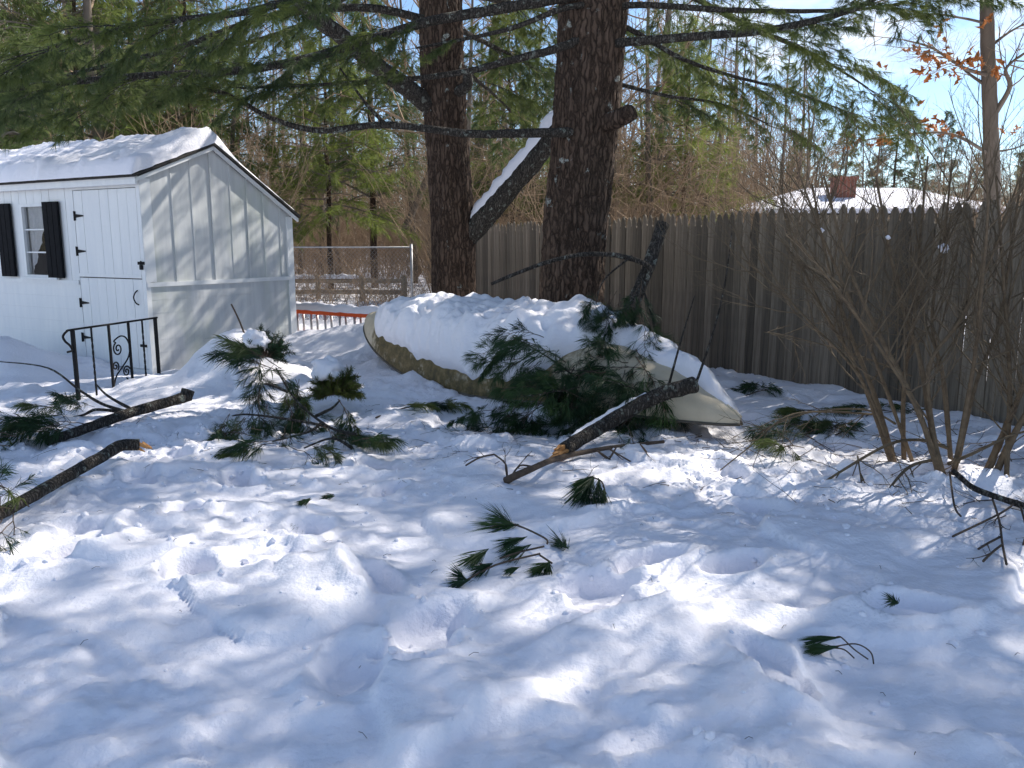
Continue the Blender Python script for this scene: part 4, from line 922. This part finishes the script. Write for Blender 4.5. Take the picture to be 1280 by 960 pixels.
# bent broken log at left edge
l2 = thing('broken_log', 'bent snapped pine limb with raw broken end lying at the left edge', 'log', g3(60, 610))
_, lp, rd = rough_limb('bark', [G(-30, 656, .05), G(15, 634, .06), G(75, 600, .09), G(125, 572, .12), G(152, 557, .15), G(174, 556, .14)], .034, .042, LIMB, l2, 8, 12, .06)
mb = MB(); rng = random.Random(72)
for i in range(7):
    e = lp[-1]+V((rng.uniform(-.03, .03), rng.uniform(-.03, .03), rng.uniform(-.03, .02))); mb.tube([e, e+(lp[-1]-lp[-3]).normalized()*rng.uniform(.04, .1)+V((0,0,-.03))], [.016, .004], 4)
mb.build('splinters', RAWWOOD, l2, False)
for (x0, y0, dx, dz, s) in ((22, 628, -.6, .9, .9), (30, 632, -.1, .5, .8), (12, 640, -.9, .3, .9), (8, 648, .3, -.3, .8), (25, 640, .2, -.7, .8), (2, 640, -.2, .8, .9), (15, 652, -.4, -.5, .8)):
    bough(l2, G(x0, y0, .1), V((dx, rng.uniform(-.7, .1), dz)), rng.uniform(-.8, .8), s, BOUGH_SM, rng)
# big fallen branch across the boat
fb = thing('fallen_branch', 'big broken pine branch with dark needles lying across the overturned boat', 'branch', g3(700, 575))
e0 = P(868, 481, 6.35); e1 = P(800, 507, 6.2); e2 = P(745, 537, 5.95); e3 = P(704, 562, 5.6)
_, lp, rd = rough_limb('main_stem', [e0, e0.lerp(e1, .5)+V((0, 0, .025)), e1+V((0, 0, .01)), e2, e3], .064, .05, LIMB, fb, 10, 14, .06)
cut_end(e0, e0-e1, .06, TWIG, fb)
mb = MB(); rng = random.Random(73)
for i in range(9):
    b0 = e3+V((rng.uniform(-.03, .03), rng.uniform(-.02, .02), rng.uniform(-.035, .035))); mb.tube([b0+(e2-e3).normalized()*.05, b0+(e3-e2).normalized()*rng.uniform(.05, .17)], [.022, .004], 5)
ax = (e3-e2).normalized(); sa = ax.orthogonal().normalized(); sb2 = ax.cross(sa)
for i in range(26):
    a = rng.uniform(0, 6.283); r = .042*math.sqrt(rng.random()); b0 = e3+sa*math.cos(a)*r+sb2*math.sin(a)*r; ln = .04+.15*max(0, .5+.5*math.cos(a-1.1))*rng.uniform(.6, 1.1); w = rng.uniform(.009, .017)
    mb.tube([b0-ax*.04, b0+ax*ln*.6, b0+ax*ln+rvec(rng)*.008], [w, w*.8, w*.15], 4)
mb.build('splintered_end', RAWWOOD, fb, False)
up0 = P(829, 279, 8.0); 
rough_limb('upright_stem', [P(700, 530, 6.9), P(745, 455, 7.2), P(780, 400, 7.6), P(806, 345, 7.85), up0], .06, .062, LIMB, fb, 8, 12, .07)
rough_limb('side_branch', [P(800, 362, 7.8), P(812, 335, 7.75), P(775, 320, 7.6), P(730, 318, 7.5), P(690, 326, 7.4), P(650, 340, 7.35), P(614, 355, 7.3)], .028, .014, LIMB, fb, 8, 8, .05)
for pth in ([(800, 350, 7.8), (820, 420, 7.5), (815, 500, 7.0)], [(780, 400, 7.6), (790, 450, 7.2), (795, 500, 6.9)], [(730, 480, 7.1), (690, 450, 7.0), (640, 420, 7.0)], [(790, 320, 7.6), (755, 350, 7.5), (745, 380, 7.4)], [(868, 485, 6.4), (890, 420, 6.5), (905, 360, 6.6), (915, 290, 6.7)], [(835, 485, 6.4), (850, 430, 6.5), (868, 370, 6.6)]):
    rough_limb('side_branch', [P(*q) for q in pth], .012, .004, LIMB, fb, 6, 5, .05)
rng = random.Random(74)
def mass(n, cx, cy, rx, ry, Y0, Y1, s, parent, ddir, meshes=BOUGH_DK[:2]+BOUGH_MD, tilt=.5):
    for i in range(n):
        a = rng.uniform(0, 6.283); r = math.sqrt(rng.random()); px = cx+rx*r*math.cos(a); py = cy+ry*r*math.sin(a); Y = rng.uniform(Y0, Y1)
        d = V(ddir)+rvec(rng)*tilt; bough(parent, P(px, py, Y), d, rng.uniform(-1, 1), rng.uniform(*s), meshes, rng)
mass(30, 765, 470, 72, 44, 6.5, 7.0, (.55, .9), fb, (-.5, -.2, -.5), tilt=.8)
mass(9, 710, 500, 50, 32, 6.35, 6.7, (.5, .75), fb, (-.7, -.2, -.5), tilt=.6)
mass(4, 785, 545, 40, 15, 6.0, 6.2, (.4, .6), fb, (.1, -.3, -.6), tilt=.6)
mass(30, 782, 395, 42, 55, 7.2, 7.8, (.5, .8), fb, (-.2, -.2, -.8), tilt=.5)
mass(12, 815, 430, 25, 45, 7.0, 7.6, (.5, .7), fb, (.1, -.2, -.9), tilt=.4)
mass(9, 665, 440, 30, 22, 6.8, 7.2, (.4, .65), fb, (-.8, -.1, -.3), tilt=.5)
mass(7, 625, 520, 30, 20, 6.4, 6.8, (.4, .6), fb, (-.8, -.3, -.3), tilt=.5)
snow_on('branch_snow', [lp[int(len(lp)*(.4+.5*t/16))]+V((-.015,.025,.0)) for t in range(17)], .03, 'snow clumps along the fallen stem in front of the boat', h=.05, seed=33)
# forked bare branch in front
ft = thing('forked_branch', 'bare forked brown branch arching over snow in front of the boat', 'branch', g3(635, 600))
_, lp, rd = rough_limb('stem', [G(632, 601, .05), G(660, 588, .12), P(700, 572, 5.45), P(760, 560, 5.75), P(830, 552, 5.9)], .026, .012, TWIG, ft, 8, 8, .06)
mb = MB(); rng = random.Random(75)
for (a, b, c) in (((634, 598), (632, 580), (618, 568)), ((618, 568), (600, 572), (582, 582)), ((640, 594), (650, 582), (664, 583)), ((700, 574), (725, 580), (750, 596)), ((745, 562), (770, 580), (790, 600)), ((760, 560), (785, 575), (812, 590)), ((800, 555), (815, 575), (820, 596)), ((690, 576), (715, 588), (735, 592)), ((770, 560), (760, 578), (765, 590))):
    Y = 5.6 if a[0] > 650 else g3(632, 598).y; pts = [P(*a, Y), P(*b, Y), P(*c, Y)]; branch_rec(mb, pts[0], pts[1]-pts[0], .2, .006, 1, rng, 0, 3, -.05, .2, (4, 4, 3, 3, 3), (0, 3, 2)); mb.tube(catmull(pts, 4), .006, 5)
mb.build('twigs', TWIG, ft)

# sprigs: stem + each tuft of needles
def sprig(name, label, stems, tufts, seed, L0=.11, n=40, wid=.0022, r=.005, matl=None, group=None, spread=(.05, .5)):
    rs_ = np.random.RandomState(seed); o = thing(name, label, 'pine sprig', GS(*stems[0][0][:2]), group); mb = MB()
    zs = sorted(GS(q[0], q[1]).z for q in [q for st in stems for q in st]+[t[:2] for t in tufts]); z0 = zs[int(len(zs)*.6)]+.004
    def g3(px, py, dz=0): return G(px, py, z0+dz)
    for st in stems: mb.tube(catmull([g3(q[0], q[1], q[2] if len(q) > 2 else .02) for q in st], 5), r, 5)
    mb.build('stem', TWIG, o)
    for (px, py, tx, ty, *z) in tufts:
        a = g3(px, py, z[0] if z else .035); b = g3(tx, ty, z[1] if len(z) > 1 else .02); d = (b-a); ln = d.length; d.normalize()
        v, f = needles_np(rs_, [a, a+d*ln*.12, a+d*ln*.25], [d, d, d], n//2, max(ln*1.05, .05), wid*1.25, spread, .1, .02)
        m = MB(); np_add(m, v, f, 0); m.build('needle_tuft', matl or NEEDLE_DK, o, False)
    return o
sprig('pine_sprig', 'largest loose pine sprig with seven tufts lying in open foreground snow', [[(580, 727, .01), (620, 706, .04), (675, 692, .05)], [(684, 680, .03), (680, 672, .06), (640, 655, .06), (612, 660, .05)], [(680, 683, .04), (650, 690, .04), (625, 698, .03)], [(675, 694, .03), (690, 704, .02)], [(612, 708, .03), (600, 705, .03)]],
      [(645, 656, 595, 662, .06, .04), (640, 655, 612, 640, .06, .06), (655, 672, 622, 684, .06, .02), (660, 682, 625, 696, .05, .02), (608, 688, 578, 708, .05, .02), (612, 706, 590, 718, .04, .02), (584, 726, 560, 733, .04, .01), (582, 724, 565, 712, .04, .05), (684, 704, 660, 716, .03, .01), (686, 704, 682, 718, .03, .01), (646, 710, 630, 716, .03, .01)], 1, n=66)
sprig('pine_sprig', 'drooping single pine sprig standing in snow below the forked branch', [[(757, 618, .05), (752, 602, .12), (738, 596, .14)]], [(742, 597, 722, 640, .14, .01), (740, 596, 712, 622, .14, .05), (748, 600, 745, 640, .13, .0), (755, 612, 752, 640, .08, .0), (736, 597, 715, 610, .14, .09), (740, 598, 728, 644, .14, .0)], 2, n=66)
sprig('pine_sprig', 'flat needle tuft with looping stems in foreground snow at right', [[(1092, 830, .0), (1088, 815, .04), (1070, 805, .05), (1045, 808, .03)], [(1085, 824, .01), (1068, 812, .04), (1052, 797, .05), (1046, 796, .03)], [(1068, 823, .01), (1055, 812, .03), (1040, 810, .03)]],
      [(1046, 797, 1008, 799, .03, .03), (1045, 808, 1008, 812, .03, .01), (1042, 809, 1010, 806, .04, .02), (1040, 810, 1012, 813, .03, .01)], 3, n=60, spread=(.02, .22), r=.0028)
for k, (x0, y0, x1, y1, lb) in enumerate(((385, 624, 370, 632, 'tiny needle tuft in open snow, left of a pair below the fallen bough'), (414, 619, 400, 623, 'tiny needle tuft in open snow, right of a pair below the fallen bough'), (378, 651, 358, 666, 'tiny needle tuft alone in snow below the pair of tufts'), (1120, 752, 1108, 747, 'tiny dark needle scrap in snow right of the looped tuft'), (708, 684, 690, 672, 'small dark needle scrap beside the largest loose sprig'), (545, 514, 500, 520, 'flattened needle spray on snow below the boat'))):
    sprig('needle_scrap', lb, [[(x0, y0, .01), ((x0+x1)/2, (y0+y1)/2, .03)]], [(x0, y0, x1, y1, .03, .01), (x0+1, y0+1, x1+3, y1-2, .03, .02)], 30+k, n=36, r=.003)
# flattened spray below the boat
fs = thing('fallen_bough', 'thin flattened pine bough on snow below the boat middle', 'branch', g3(500, 520)); rng = random.Random(78)
rough_limb('stem', [g3(470, 527, .02), g3(500, 517, .04), g3(535, 510, .04), g3(555, 512, .02)], .008, .004, TWIG, fs, 5, 5, .05)
for px, py in ((490, 520), (515, 514), (535, 512)): bough(fs, g3(px, py, .04), V((1, rng.uniform(-.6, .6), .02)), rng.uniform(-.3, .3), .75, BOUGH_SM, rng)
# fallen bough left of centre
lb = thing('fallen_bough', 'loose drooping pine bough with long stem left of the boat', 'branch', g3(445, 548)); rng = random.Random(79)
yb = g3(430, 545).y - .36
stems = [[(445, 543, yb), (410, 533, yb+.3), (370, 500, yb+.6), (345, 460, yb+.85)], [(410, 533, yb+.3), (360, 524, yb+.3), (310, 518, yb+.3), (290, 520, yb+.2)], [(400, 530, yb+.3), (385, 540, yb+.2), (340, 552, yb+.1)], [(360, 490, yb+.7), (330, 480, yb+.7), (322, 500, yb+.6)], [(440, 560, yb-.1), (415, 548, yb), (380, 560, yb-.1)], [(395, 520, yb+.5), (415, 510, yb+.4), (425, 500, yb+.4)]]
for st in stems: rough_limb('stem', [P(q[0], q[1], min(q[2], hit_y(q[0], q[1])-.06)) for q in st], .014, .006, LIMB, lb, 6, 6, .05)
for (px, py, dY, dx, dz, s) in ((290, 520, .2, -.3, -1, .38), (310, 520, .3, -.4, -.9, .42), (330, 540, .15, -1, -.1, .45), (350, 550, .1, -1, -.1, .45), (370, 556, 0, .6, -.2, .4), (322, 498, .8, -.3, -1, .4), (340, 505, .6, -.1, -1, .42), (355, 495, .8, .2, -1, .42), (345, 460, 1.1, -.4, .2, .5), (345, 462, 1.1, .5, -.4, .45), (370, 470, 1.0, .3, -.9, .4), (375, 505, .7, .3, -1, .4), (425, 500, .4, .4, -.6, .4), (400, 530, .3, .3, -.8, .36), (325, 450, 1.1, -.2, -1, .4), (420, 545, 0, .9, -.1, .32), (365, 530, .3, -.4, -.9, .36), (445, 552, -.05, .7, .1, .3)):
    [bough(lb, P(px+rng.uniform(-6, 6), py+rng.uniform(-5, 5), min(yb+dY*.75, hit_y(px, py+14)-.14)), V((dx+rng.uniform(-.3, .3), rng.uniform(-.5, .1), dz)), rng.uniform(-.8, .8), s*rng.uniform(1.7, 2.3), BOUGH_SM, rng) for _ in range(2)]
# evergreen shrubs half buried
def evergreen(name, label, c, rx, rz, n, matl, seed, L0=.05):
    o = thing(name, label, 'shrub', (c.x, c.y, hz(c.x, c.y))); rng = random.Random(seed); rs_ = np.random.RandomState(seed); mb = MB(); tb = []; td = []
    for i in range(n):
        d = rvec(rng); d.z = abs(d.z)*1.1-.15; e = c+V((d.x*rx, d.y*rx, d.z*rz))*rng.uniform(.6, 1.08); b = c+V((d.x*rx*.25, d.y*rx*.25, 0)); mb.tube([b, b.lerp(e, .6), e], [.008, .005, .003], 4)
        for q in (.55, .68, .8, .9, 1): tb.append(b.lerp(e, q)); td.append((e-b).normalized())
    mb.build('stems', TWIG, o); v, f = needles_np(rs_, tb, td, 16, L0, .005, (.4, 1.3), .1, .05); m = MB(); np_add(m, v, f, 0); m.build('foliage', matl, o, False); return o
sh1 = P(330, 445, 8.2); evergreen('evergreen_shrub', 'dark evergreen shrub poking from the snow mound by the shed', sh1, .3, .34, 90, NEEDLE_DK, 81)
sh2 = P(420, 492, 7.2); evergreen('evergreen_shrub', 'yellow-green evergreen shrub with a cap of snow left of the boat', sh2, .27, .27, 110, NEEDLE_YE, 82)
def clump(name, label, c, r, seed, sq=.7, cat='snow'):
    mb = MB(); nu, nv = 30, 20
    for j in range(nv+1):
        for i in range(nu):
            a = 6.283*i/nu; b = math.pi*j/nv; d = V((math.sin(b)*math.cos(a), math.sin(b)*math.sin(a), math.cos(b)*sq)); k = r*(1+.45*mn.noise(d*1.7+V((seed*3.1, 0, 0)))+.2*mn.noise(d*4.5+V((seed, 2, 0)))); mb.v.append(tuple(c+d*k))
    for j in range(nv):
        for i in range(nu): mb.f.append((j*nu+i, (j+1)*nu+i, (j+1)*nu+(i+1) % nu, j*nu+(i+1) % nu)); mb.m.append(0)
    return tag(mb.build(name, SNOW), label, cat)
clump('snow_clump', 'rounded snow cap on the yellow-green evergreen shrub', P(408, 462, 7.2), .15, 1); clump('snow_clump', 'snow lump lodged in the dark evergreen shrub', P(320, 424, 8.1), .13, 2); clump('snow_clump', 'small snow lump low in the dark evergreen shrub', P(314, 452, 8.0), .07, 3)
# dead stick by the shed
st = thing('dead_stick', 'thin dead stick leaning above the snow mound against the shed', 'stick', g3(300, 420)); rough_limb('stem', [P(310, 430, 8.7), P(302, 408, 8.7), P(296, 394, 8.7), P(289, 380, 8.7)], .012, .009, TWIG, st, 4, 6, .05)

# ------------------------------------------------------------------ wrought-iron railing
ra = G(98, 496, 0); rb = G(199, 470, 0); rl = thing('iron_railing', 'black wrought-iron step railing with scrolls in front of the shed door', 'railing', ra)
ZR = .66; rd_ = (rb-ra).normalized()
def RP(t, z): p = ra.lerp(rb, t); return V((p.x, p.y, z))
RLEN = (rb-ra).length
def bar(t, r, z0, z1, name, n=4):
    mb = MB(); mb.tube([RP(t, z0), RP(t, z1)], r*1.414, n); o = mb.build(name, IRON, rl, False); return o
bar(0, .016, -.3, ZR, 'post'); bar(1, .016, -.3, ZR+.0, 'post')
mb = MB(); mb.tube(catmull([RP(1.03, ZR+.01), RP(.5, ZR+.01), RP(0, ZR+.01), RP(-.06, ZR), RP(-.10, ZR-.04), RP(-.085, ZR-.09), RP(-.04, ZR-.14), RP(-.02, ZR-.19), RP(-.07, ZR-.2)], 6), .011, 8); mb.build('handrail', IRON, rl)
for t in (.20, .82):                     # twisted balusters
    mb = MB(); k = 40; ri = .011
    for i in range(k+1):
        z = lerp(-.3, ZR, i/k); p = RP(t, z); a0 = i*.55 if 14 < i < 36 else 0
        for j in range(4): a = a0+j*math.pi/2; mb.v.append((p.x+math.cos(a)*ri, p.y+math.sin(a)*ri, z))
    for i in range(k):
        for j in range(4): mb.f.append((i*4+j, i*4+(j+1) % 4, (i+1)*4+(j+1) % 4, (i+1)*4+j)); mb.m.append(0)
    mb.build('twisted_baluster', IRON, rl, False)
for t in (.40, .64): bar(t, .011, -.3, ZR, 'baluster')
def scroll(pts, name='scroll'):
    mb = MB(); mb.tube(catmull([RP(t, z) for t, z in pts], 5), .008, 6); mb.build(name, IRON, rl)
def spiral(ct, cz, r0, turns, a0, sgn, n=22):
    return [(ct+(r0*(1-i/n*.85))*math.cos(a0+sgn*turns*6.283*i/n)/RLEN, cz+(r0*(1-i/n*.85))*math.sin(a0+sgn*turns*6.283*i/n)) for i in range(n+1)]
scroll([(.41, .02), (.45, .12), (.53, .2), (.61, .29), (.635, .40), (.60, .50), (.53, .53), (.45, .49)]+spiral(.49, .40, .075, 1.6, 2.0, 1))
scroll(spiral(.445, .22, .055, 1.5, -1.0, 1)); scroll([(.63, .16)]+spiral(.575, .14, .062, 1.6, .4, 1)); scroll(spiral(.55, .01, .065, 1.4, 1.2, -1))

# ------------------------------------------------------------------ big leafless bush on the right
rng = random.Random(91)
bush = thing('leafless_bush', 'large leafless multi-stemmed bush in front of the picket fence', 'bush', g3(1180, 608))
STEMS = [([(1123, 583, 5.35), (1095, 500, 5.35), (1062, 415, 5.35), (1035, 330, 5.4), (1015, 230, 5.5)], .024), ([(1183, 612, 4.95), (1150, 520, 5.0), (1100, 420, 5.05), (1060, 330, 5.1), (1030, 220, 5.2)], .026),
 ([(1186, 612, 4.95), (1165, 540, 5.0), (1150, 450, 5.1), (1120, 350, 5.2), (1095, 220, 5.3)], .028), ([(1182, 600, 5.0), (1160, 470, 5.0), (1200, 400, 5.0), (1240, 320, 5.0), (1275, 220, 5.0)], .02),
 ([(1132, 570, 5.4), (1130, 480, 5.5), (1145, 380, 5.5), (1150, 300, 5.6), (1160, 195, 5.6)], .022), ([(1192, 575, 5.1), (1180, 480, 5.2), (1165, 400, 5.3), (1180, 300, 5.4), (1190, 200, 5.4)], .022),
 ([(1195, 570, 5.2), (1220, 480, 5.3), (1250, 400, 5.4), (1265, 300, 5.4), (1280, 200, 5.5)], .02), ([(1228, 600, 5.0), (1255, 540, 5.0), (1285, 470, 4.9), (1320, 400, 4.8), (1340, 260, 4.8)], .03),
 ([(1238, 596, 5.0), (1275, 530, 4.9), (1310, 480, 4.8), (1370, 380, 4.7)], .03), ([(1120, 575, 5.4), (1075, 470, 5.5), (1025, 380, 5.5), (990, 300, 5.6), (975, 245, 5.6)], .018), ([(1190, 590, 5.0), (1215, 470, 4.9), (1225, 380, 4.8), (1235, 260, 4.8), (1228, 190, 4.8)], .02),
 ([(1125, 580, 5.3), (1080, 480, 5.3), (1010, 400, 5.3), (960, 350, 5.4), (925, 320, 5.5)], .014), ([(1150, 560, 5.3), (1090, 440, 5.2), (1030, 300, 5.2), (1000, 220, 5.2)], .018),
 ([(1186, 605, 5.0), (1140, 500, 4.9), (1075, 400, 4.8), (1020, 330, 4.7), (985, 290, 4.7)], .016), ([(1260, 585, 4.9), (1262, 480, 5.0), (1255, 360, 5.0), (1245, 220, 5.1)], .022)]
STEMPTS = []
for si, (pix, r) in enumerate(STEMS):
    pts = [P(*q) for q in pix]; pts[0] = V((pts[0].x, pts[0].y, hz(pts[0].x, pts[0].y)-.1))
    so_, lp, rd = rough_limb('stem', pts, r*.86, r*.26, BUSH, bush, 8, 8, .13, si, .8); STEMPTS += lp
    mb = MB()
    for i in range(13):
        t = lerp(.28, .98, (i+rng.random())/13); a = int(t*(len(lp)-2)); tan = (lp[a+1]-lp[a]).normalized(); d = tan+rvec(rng)*.95; 
        branch_rec(mb, lp[a], d, rng.uniform(.45, .85)*(1.15-.35*t), lerp(.0075, .0045, t), 1, rng, 0, 5, .09, .17, (4, 4, 3, 3, 3), (0, 6, 4), (20, 50))
    mb.build('twigs', BUSHT, so_)
for k, (pix, r) in enumerate((([(1005, 620, 4.9), (1050, 590, 5.0), (1110, 556, 5.1), (1150, 550, 5.15), (1185, 560, 5.1)], .013), ([(1098, 632, 4.75), (1120, 600, 4.85), (1140, 582, 4.95), (1165, 575, 5.0)], .012), ([(937, 552, 5.9), (960, 535, 5.8), (1010, 516, 5.7), (1080, 512, 5.6), (1120, 530, 5.5)], .009), ([(900, 588, 5.3), (935, 560, 5.4), (985, 520, 5.5), (1040, 515, 5.6), (1090, 518, 5.6)], .008), ([(1080, 630, 4.9), (1075, 590, 5.0), (1072, 570, 5.1)], .006), ([(1140, 470, 5.5), (1060, 440, 5.6), (985, 420, 5.7), (955, 415, 5.7)], .006), ([(1185, 580, 5.0), (1220, 565, 4.9), (1262, 545, 4.9), (1300, 535, 4.9)], .012))):
    so_, lp, rd = rough_limb('stem', [P(*q) for q in pix], r*.5 if k < 5 else r, r if k < 5 else r*.4, BUSHT, bush, 8, 6, .04, 50+k)
    mb = MB()
    for i in range(7):
        a = rng.randrange(2, len(lp)-2); branch_rec(mb, lp[a], (lp[a]-lp[a+1]).normalized()+rvec(rng)*.9+V((0,0,-.2)), rng.uniform(.2, .4), .004, 1, rng, 0, 4, -.03, .2, (4, 4, 3, 3, 3), (0, 4, 2), (25, 55))
    mb.build('twigs', BUSHT, so_)
for k, (px, py, r, lb) in enumerate(((1165, 312, .032, 'largest snow lump caught in the bush twigs'), (1031, 289, .016, 'small snow lump high in the left side of the bush'), (1120, 297, .015, 'small snow lump in the middle of the bush'))): 
    w_ = P(px, py, 5.15); q_ = min(STEMPTS, key=lambda p: (p.x/p.y-w_.x/w_.y)**2+((p.z-EYE)/p.y-(w_.z-EYE)/w_.y)**2); clump('snow_clump', lb, q_+V((0, -.01, r*.35)), r, 10+k, .8)
# dead branches lying at the right
db = thing('dead_branch', 'dark dead branch on the snow at the right edge below the bush', 'branch', g3(1240, 632))
rough_limb('stem', [g3(1190, 606, .03), g3(1215, 620, .05), g3(1245, 632, .05), g3(1300, 646, .04)], .016, .02, LIMB, db, 6, 7, .06)
mb = MB(); rng = random.Random(93)
for pts in ([(1240, 632), (1248, 660), (1252, 690), (1257, 716)], [(1250, 680), (1235, 688), (1222, 696)], [(1252, 690), (1240, 700), (1228, 712)], [(1185, 612), (1192, 640), (1200, 655)], [(1270, 640), (1250, 650), (1190, 680)], [(1275, 645), (1282, 670), (1278, 690)]):
    mb.tube(catmull([g3(*q, .04) for q in pts], 5), .006, 5)
    branch_rec(mb, g3(*pts[1], .04), g3(*pts[2], .04)-g3(*pts[1], .04)+rvec(rng)*.05, .18, .004, 1, rng, 0, 3, .0, .2, (4, 3, 3, 3), (0, 3, 2))
mb.build('twigs', TWIG, db)
# needles and twigs strewn on the snow along the fence foot
rng = random.Random(95); rs_ = np.random.RandomState(95)
for k, (px, py, tx) in enumerate(((950, 495, 'near the boat bow'), (1005, 520, 'left of the bush stems'), (1060, 545, 'just left of the bush stems'), (1020, 545, 'below the bush arching twigs'), (1100, 520, 'behind the bush stems'), (985, 565, 'right of the boat bow'))):
    o = thing('fallen_bough', 'small green pine bough on shaded snow '+tx, 'branch', g3(px, py))
    rough_limb('stem', [g3(px-18, py+3, .02), g3(px, py, .05), g3(px+20, py-2, .02)], .006, .003, TWIG, o, 4, 5, .05)
    for i in range(3): bough(o, g3(px+rng.uniform(-8, 8), py, .05), V((rng.uniform(-1, 1), rng.uniform(-.5, .5), .05)), rng.uniform(-.5, .5), rng.uniform(.55, .85), BOUGH_SM, rng)
# fine dead twigs strewn under the bush and along the fence foot
mb = MB(); rng = random.Random(96)
for i in range(150):
    x = rng.gauss(2.5, .8); y = rng.gauss(5.6, .75)
    if x > 7.3-.53*y or y < 4.3: continue
    p = V((x, y, hz(x, y)+.01)); a = rng.uniform(0, 6.283)
    branch_rec(mb, p, V((math.cos(a), math.sin(a), rng.uniform(-.05, .35))), rng.uniform(.1, .42), rng.uniform(.0018, .004), 1, rng, 0, 4, -.06, .25, (4, 4, 3, 3, 3), (0, 2, 2), (25, 60))
for i in range(150):
    x = rng.gauss(-.7, 1.3); y = rng.gauss(6.3, .6); p = V((x, y, hz(x, y)+.008)); a = rng.uniform(0, 6.283)
    branch_rec(mb, p, V((math.cos(a), math.sin(a), .1)), rng.uniform(.06, .22), .002, 1, rng, 0, 3, -.06, .25, (4, 4, 3, 3, 3), (0, 2, 2), (25, 60))
tag(mb.build('twig_litter', TWIG), 'fine dead twigs strewn on the snow under the bush', 'litter', kind='stuff')
# litter: single needles and bark crumbs scattered over the snow
mb = MB(); rng = random.Random(97)
for i in range(260):
    x, y = rng.uniform(-4.5, 4), rng.uniform(2, 9.5); z = hz(x, y)+.004; a = rng.uniform(0, 6.28); l = rng.uniform(.01, .045); d = V((math.cos(a), math.sin(a), 0))*l
    p = V((x, y, z)); mb.tube([p, p+d*.5+V((0,0,.008)), p+d+V((0, 0, .002))], .0011, 3)
tag(mb.build('needle_litter', TWIG), 'fine needles and crumbs scattered over the snow', 'litter', kind='stuff')
# broken crumbs of snow kicked up round the prints and under the branches
mb = MB(); rng = random.Random(98)
ICO = [(0,0,-1), (.72,-.53,-.45), (-.28,-.85,-.45), (-.89,0,-.45), (-.28,.85,-.45), (.72,.53,-.45), (.28,-.85,.45), (-.72,-.53,.45), (-.72,.53,.45), (.28,.85,.45), (.89,0,.45), (0,0,1)]
ICF = [(0,1,2), (1,0,5), (0,2,3), (0,3,4), (0,4,5), (1,5,10), (2,1,6), (3,2,7), (4,3,8), (5,4,9), (1,10,6), (2,6,7), (3,7,8), (4,8,9), (5,9,10), (6,10,11), (7,6,11), (8,7,11), (9,8,11), (10,9,11)]
pos = []
for (cx, cy, a, ra_, rb_, dep) in PITS:
    for k in range(6): t = rng.uniform(0, 6.283); q = rng.gauss(1.25, .35); pos.append((cx+math.cos(t)*ra_*q, cy+math.sin(t)*ra_*q, rng.uniform(.006, .022)))
for k in range(600): pos.append((rng.gauss(-1.8, 1.5), rng.gauss(6.2, 1.0), rng.uniform(.006, .026)))
for k in range(160): pos.append((rng.uniform(-3.5, 3.5), rng.uniform(2.2, 7), rng.uniform(.004, .011)))
for k in range(300): pos.append((rng.gauss(2.4, .9), rng.gauss(5.3, .6), rng.uniform(.006, .022)))
zz = H(np.array([p[0] for p in pos]), np.array([p[1] for p in pos]))
for (x, y, r), z in zip(pos, zz):
    if x > 7.4-.53*y: continue
    mb.add([(x+v[0]*r*rng.uniform(.7, 1.3), y+v[1]*r*rng.uniform(.7, 1.3), z-r*.1+v[2]*r*rng.uniform(.6, 1.1)) for v in ICO], ICF)
tag(mb.build('snow_crumbs', SNOW), 'small broken crumbs of snow strewn over the trodden snow', 'snow', kind='stuff')
for o in bpy.data.objects:
    if o.parent is not None and o.name.split('.')[0] in ('twigs', 'foliage'): o['kind'] = 'stuff'
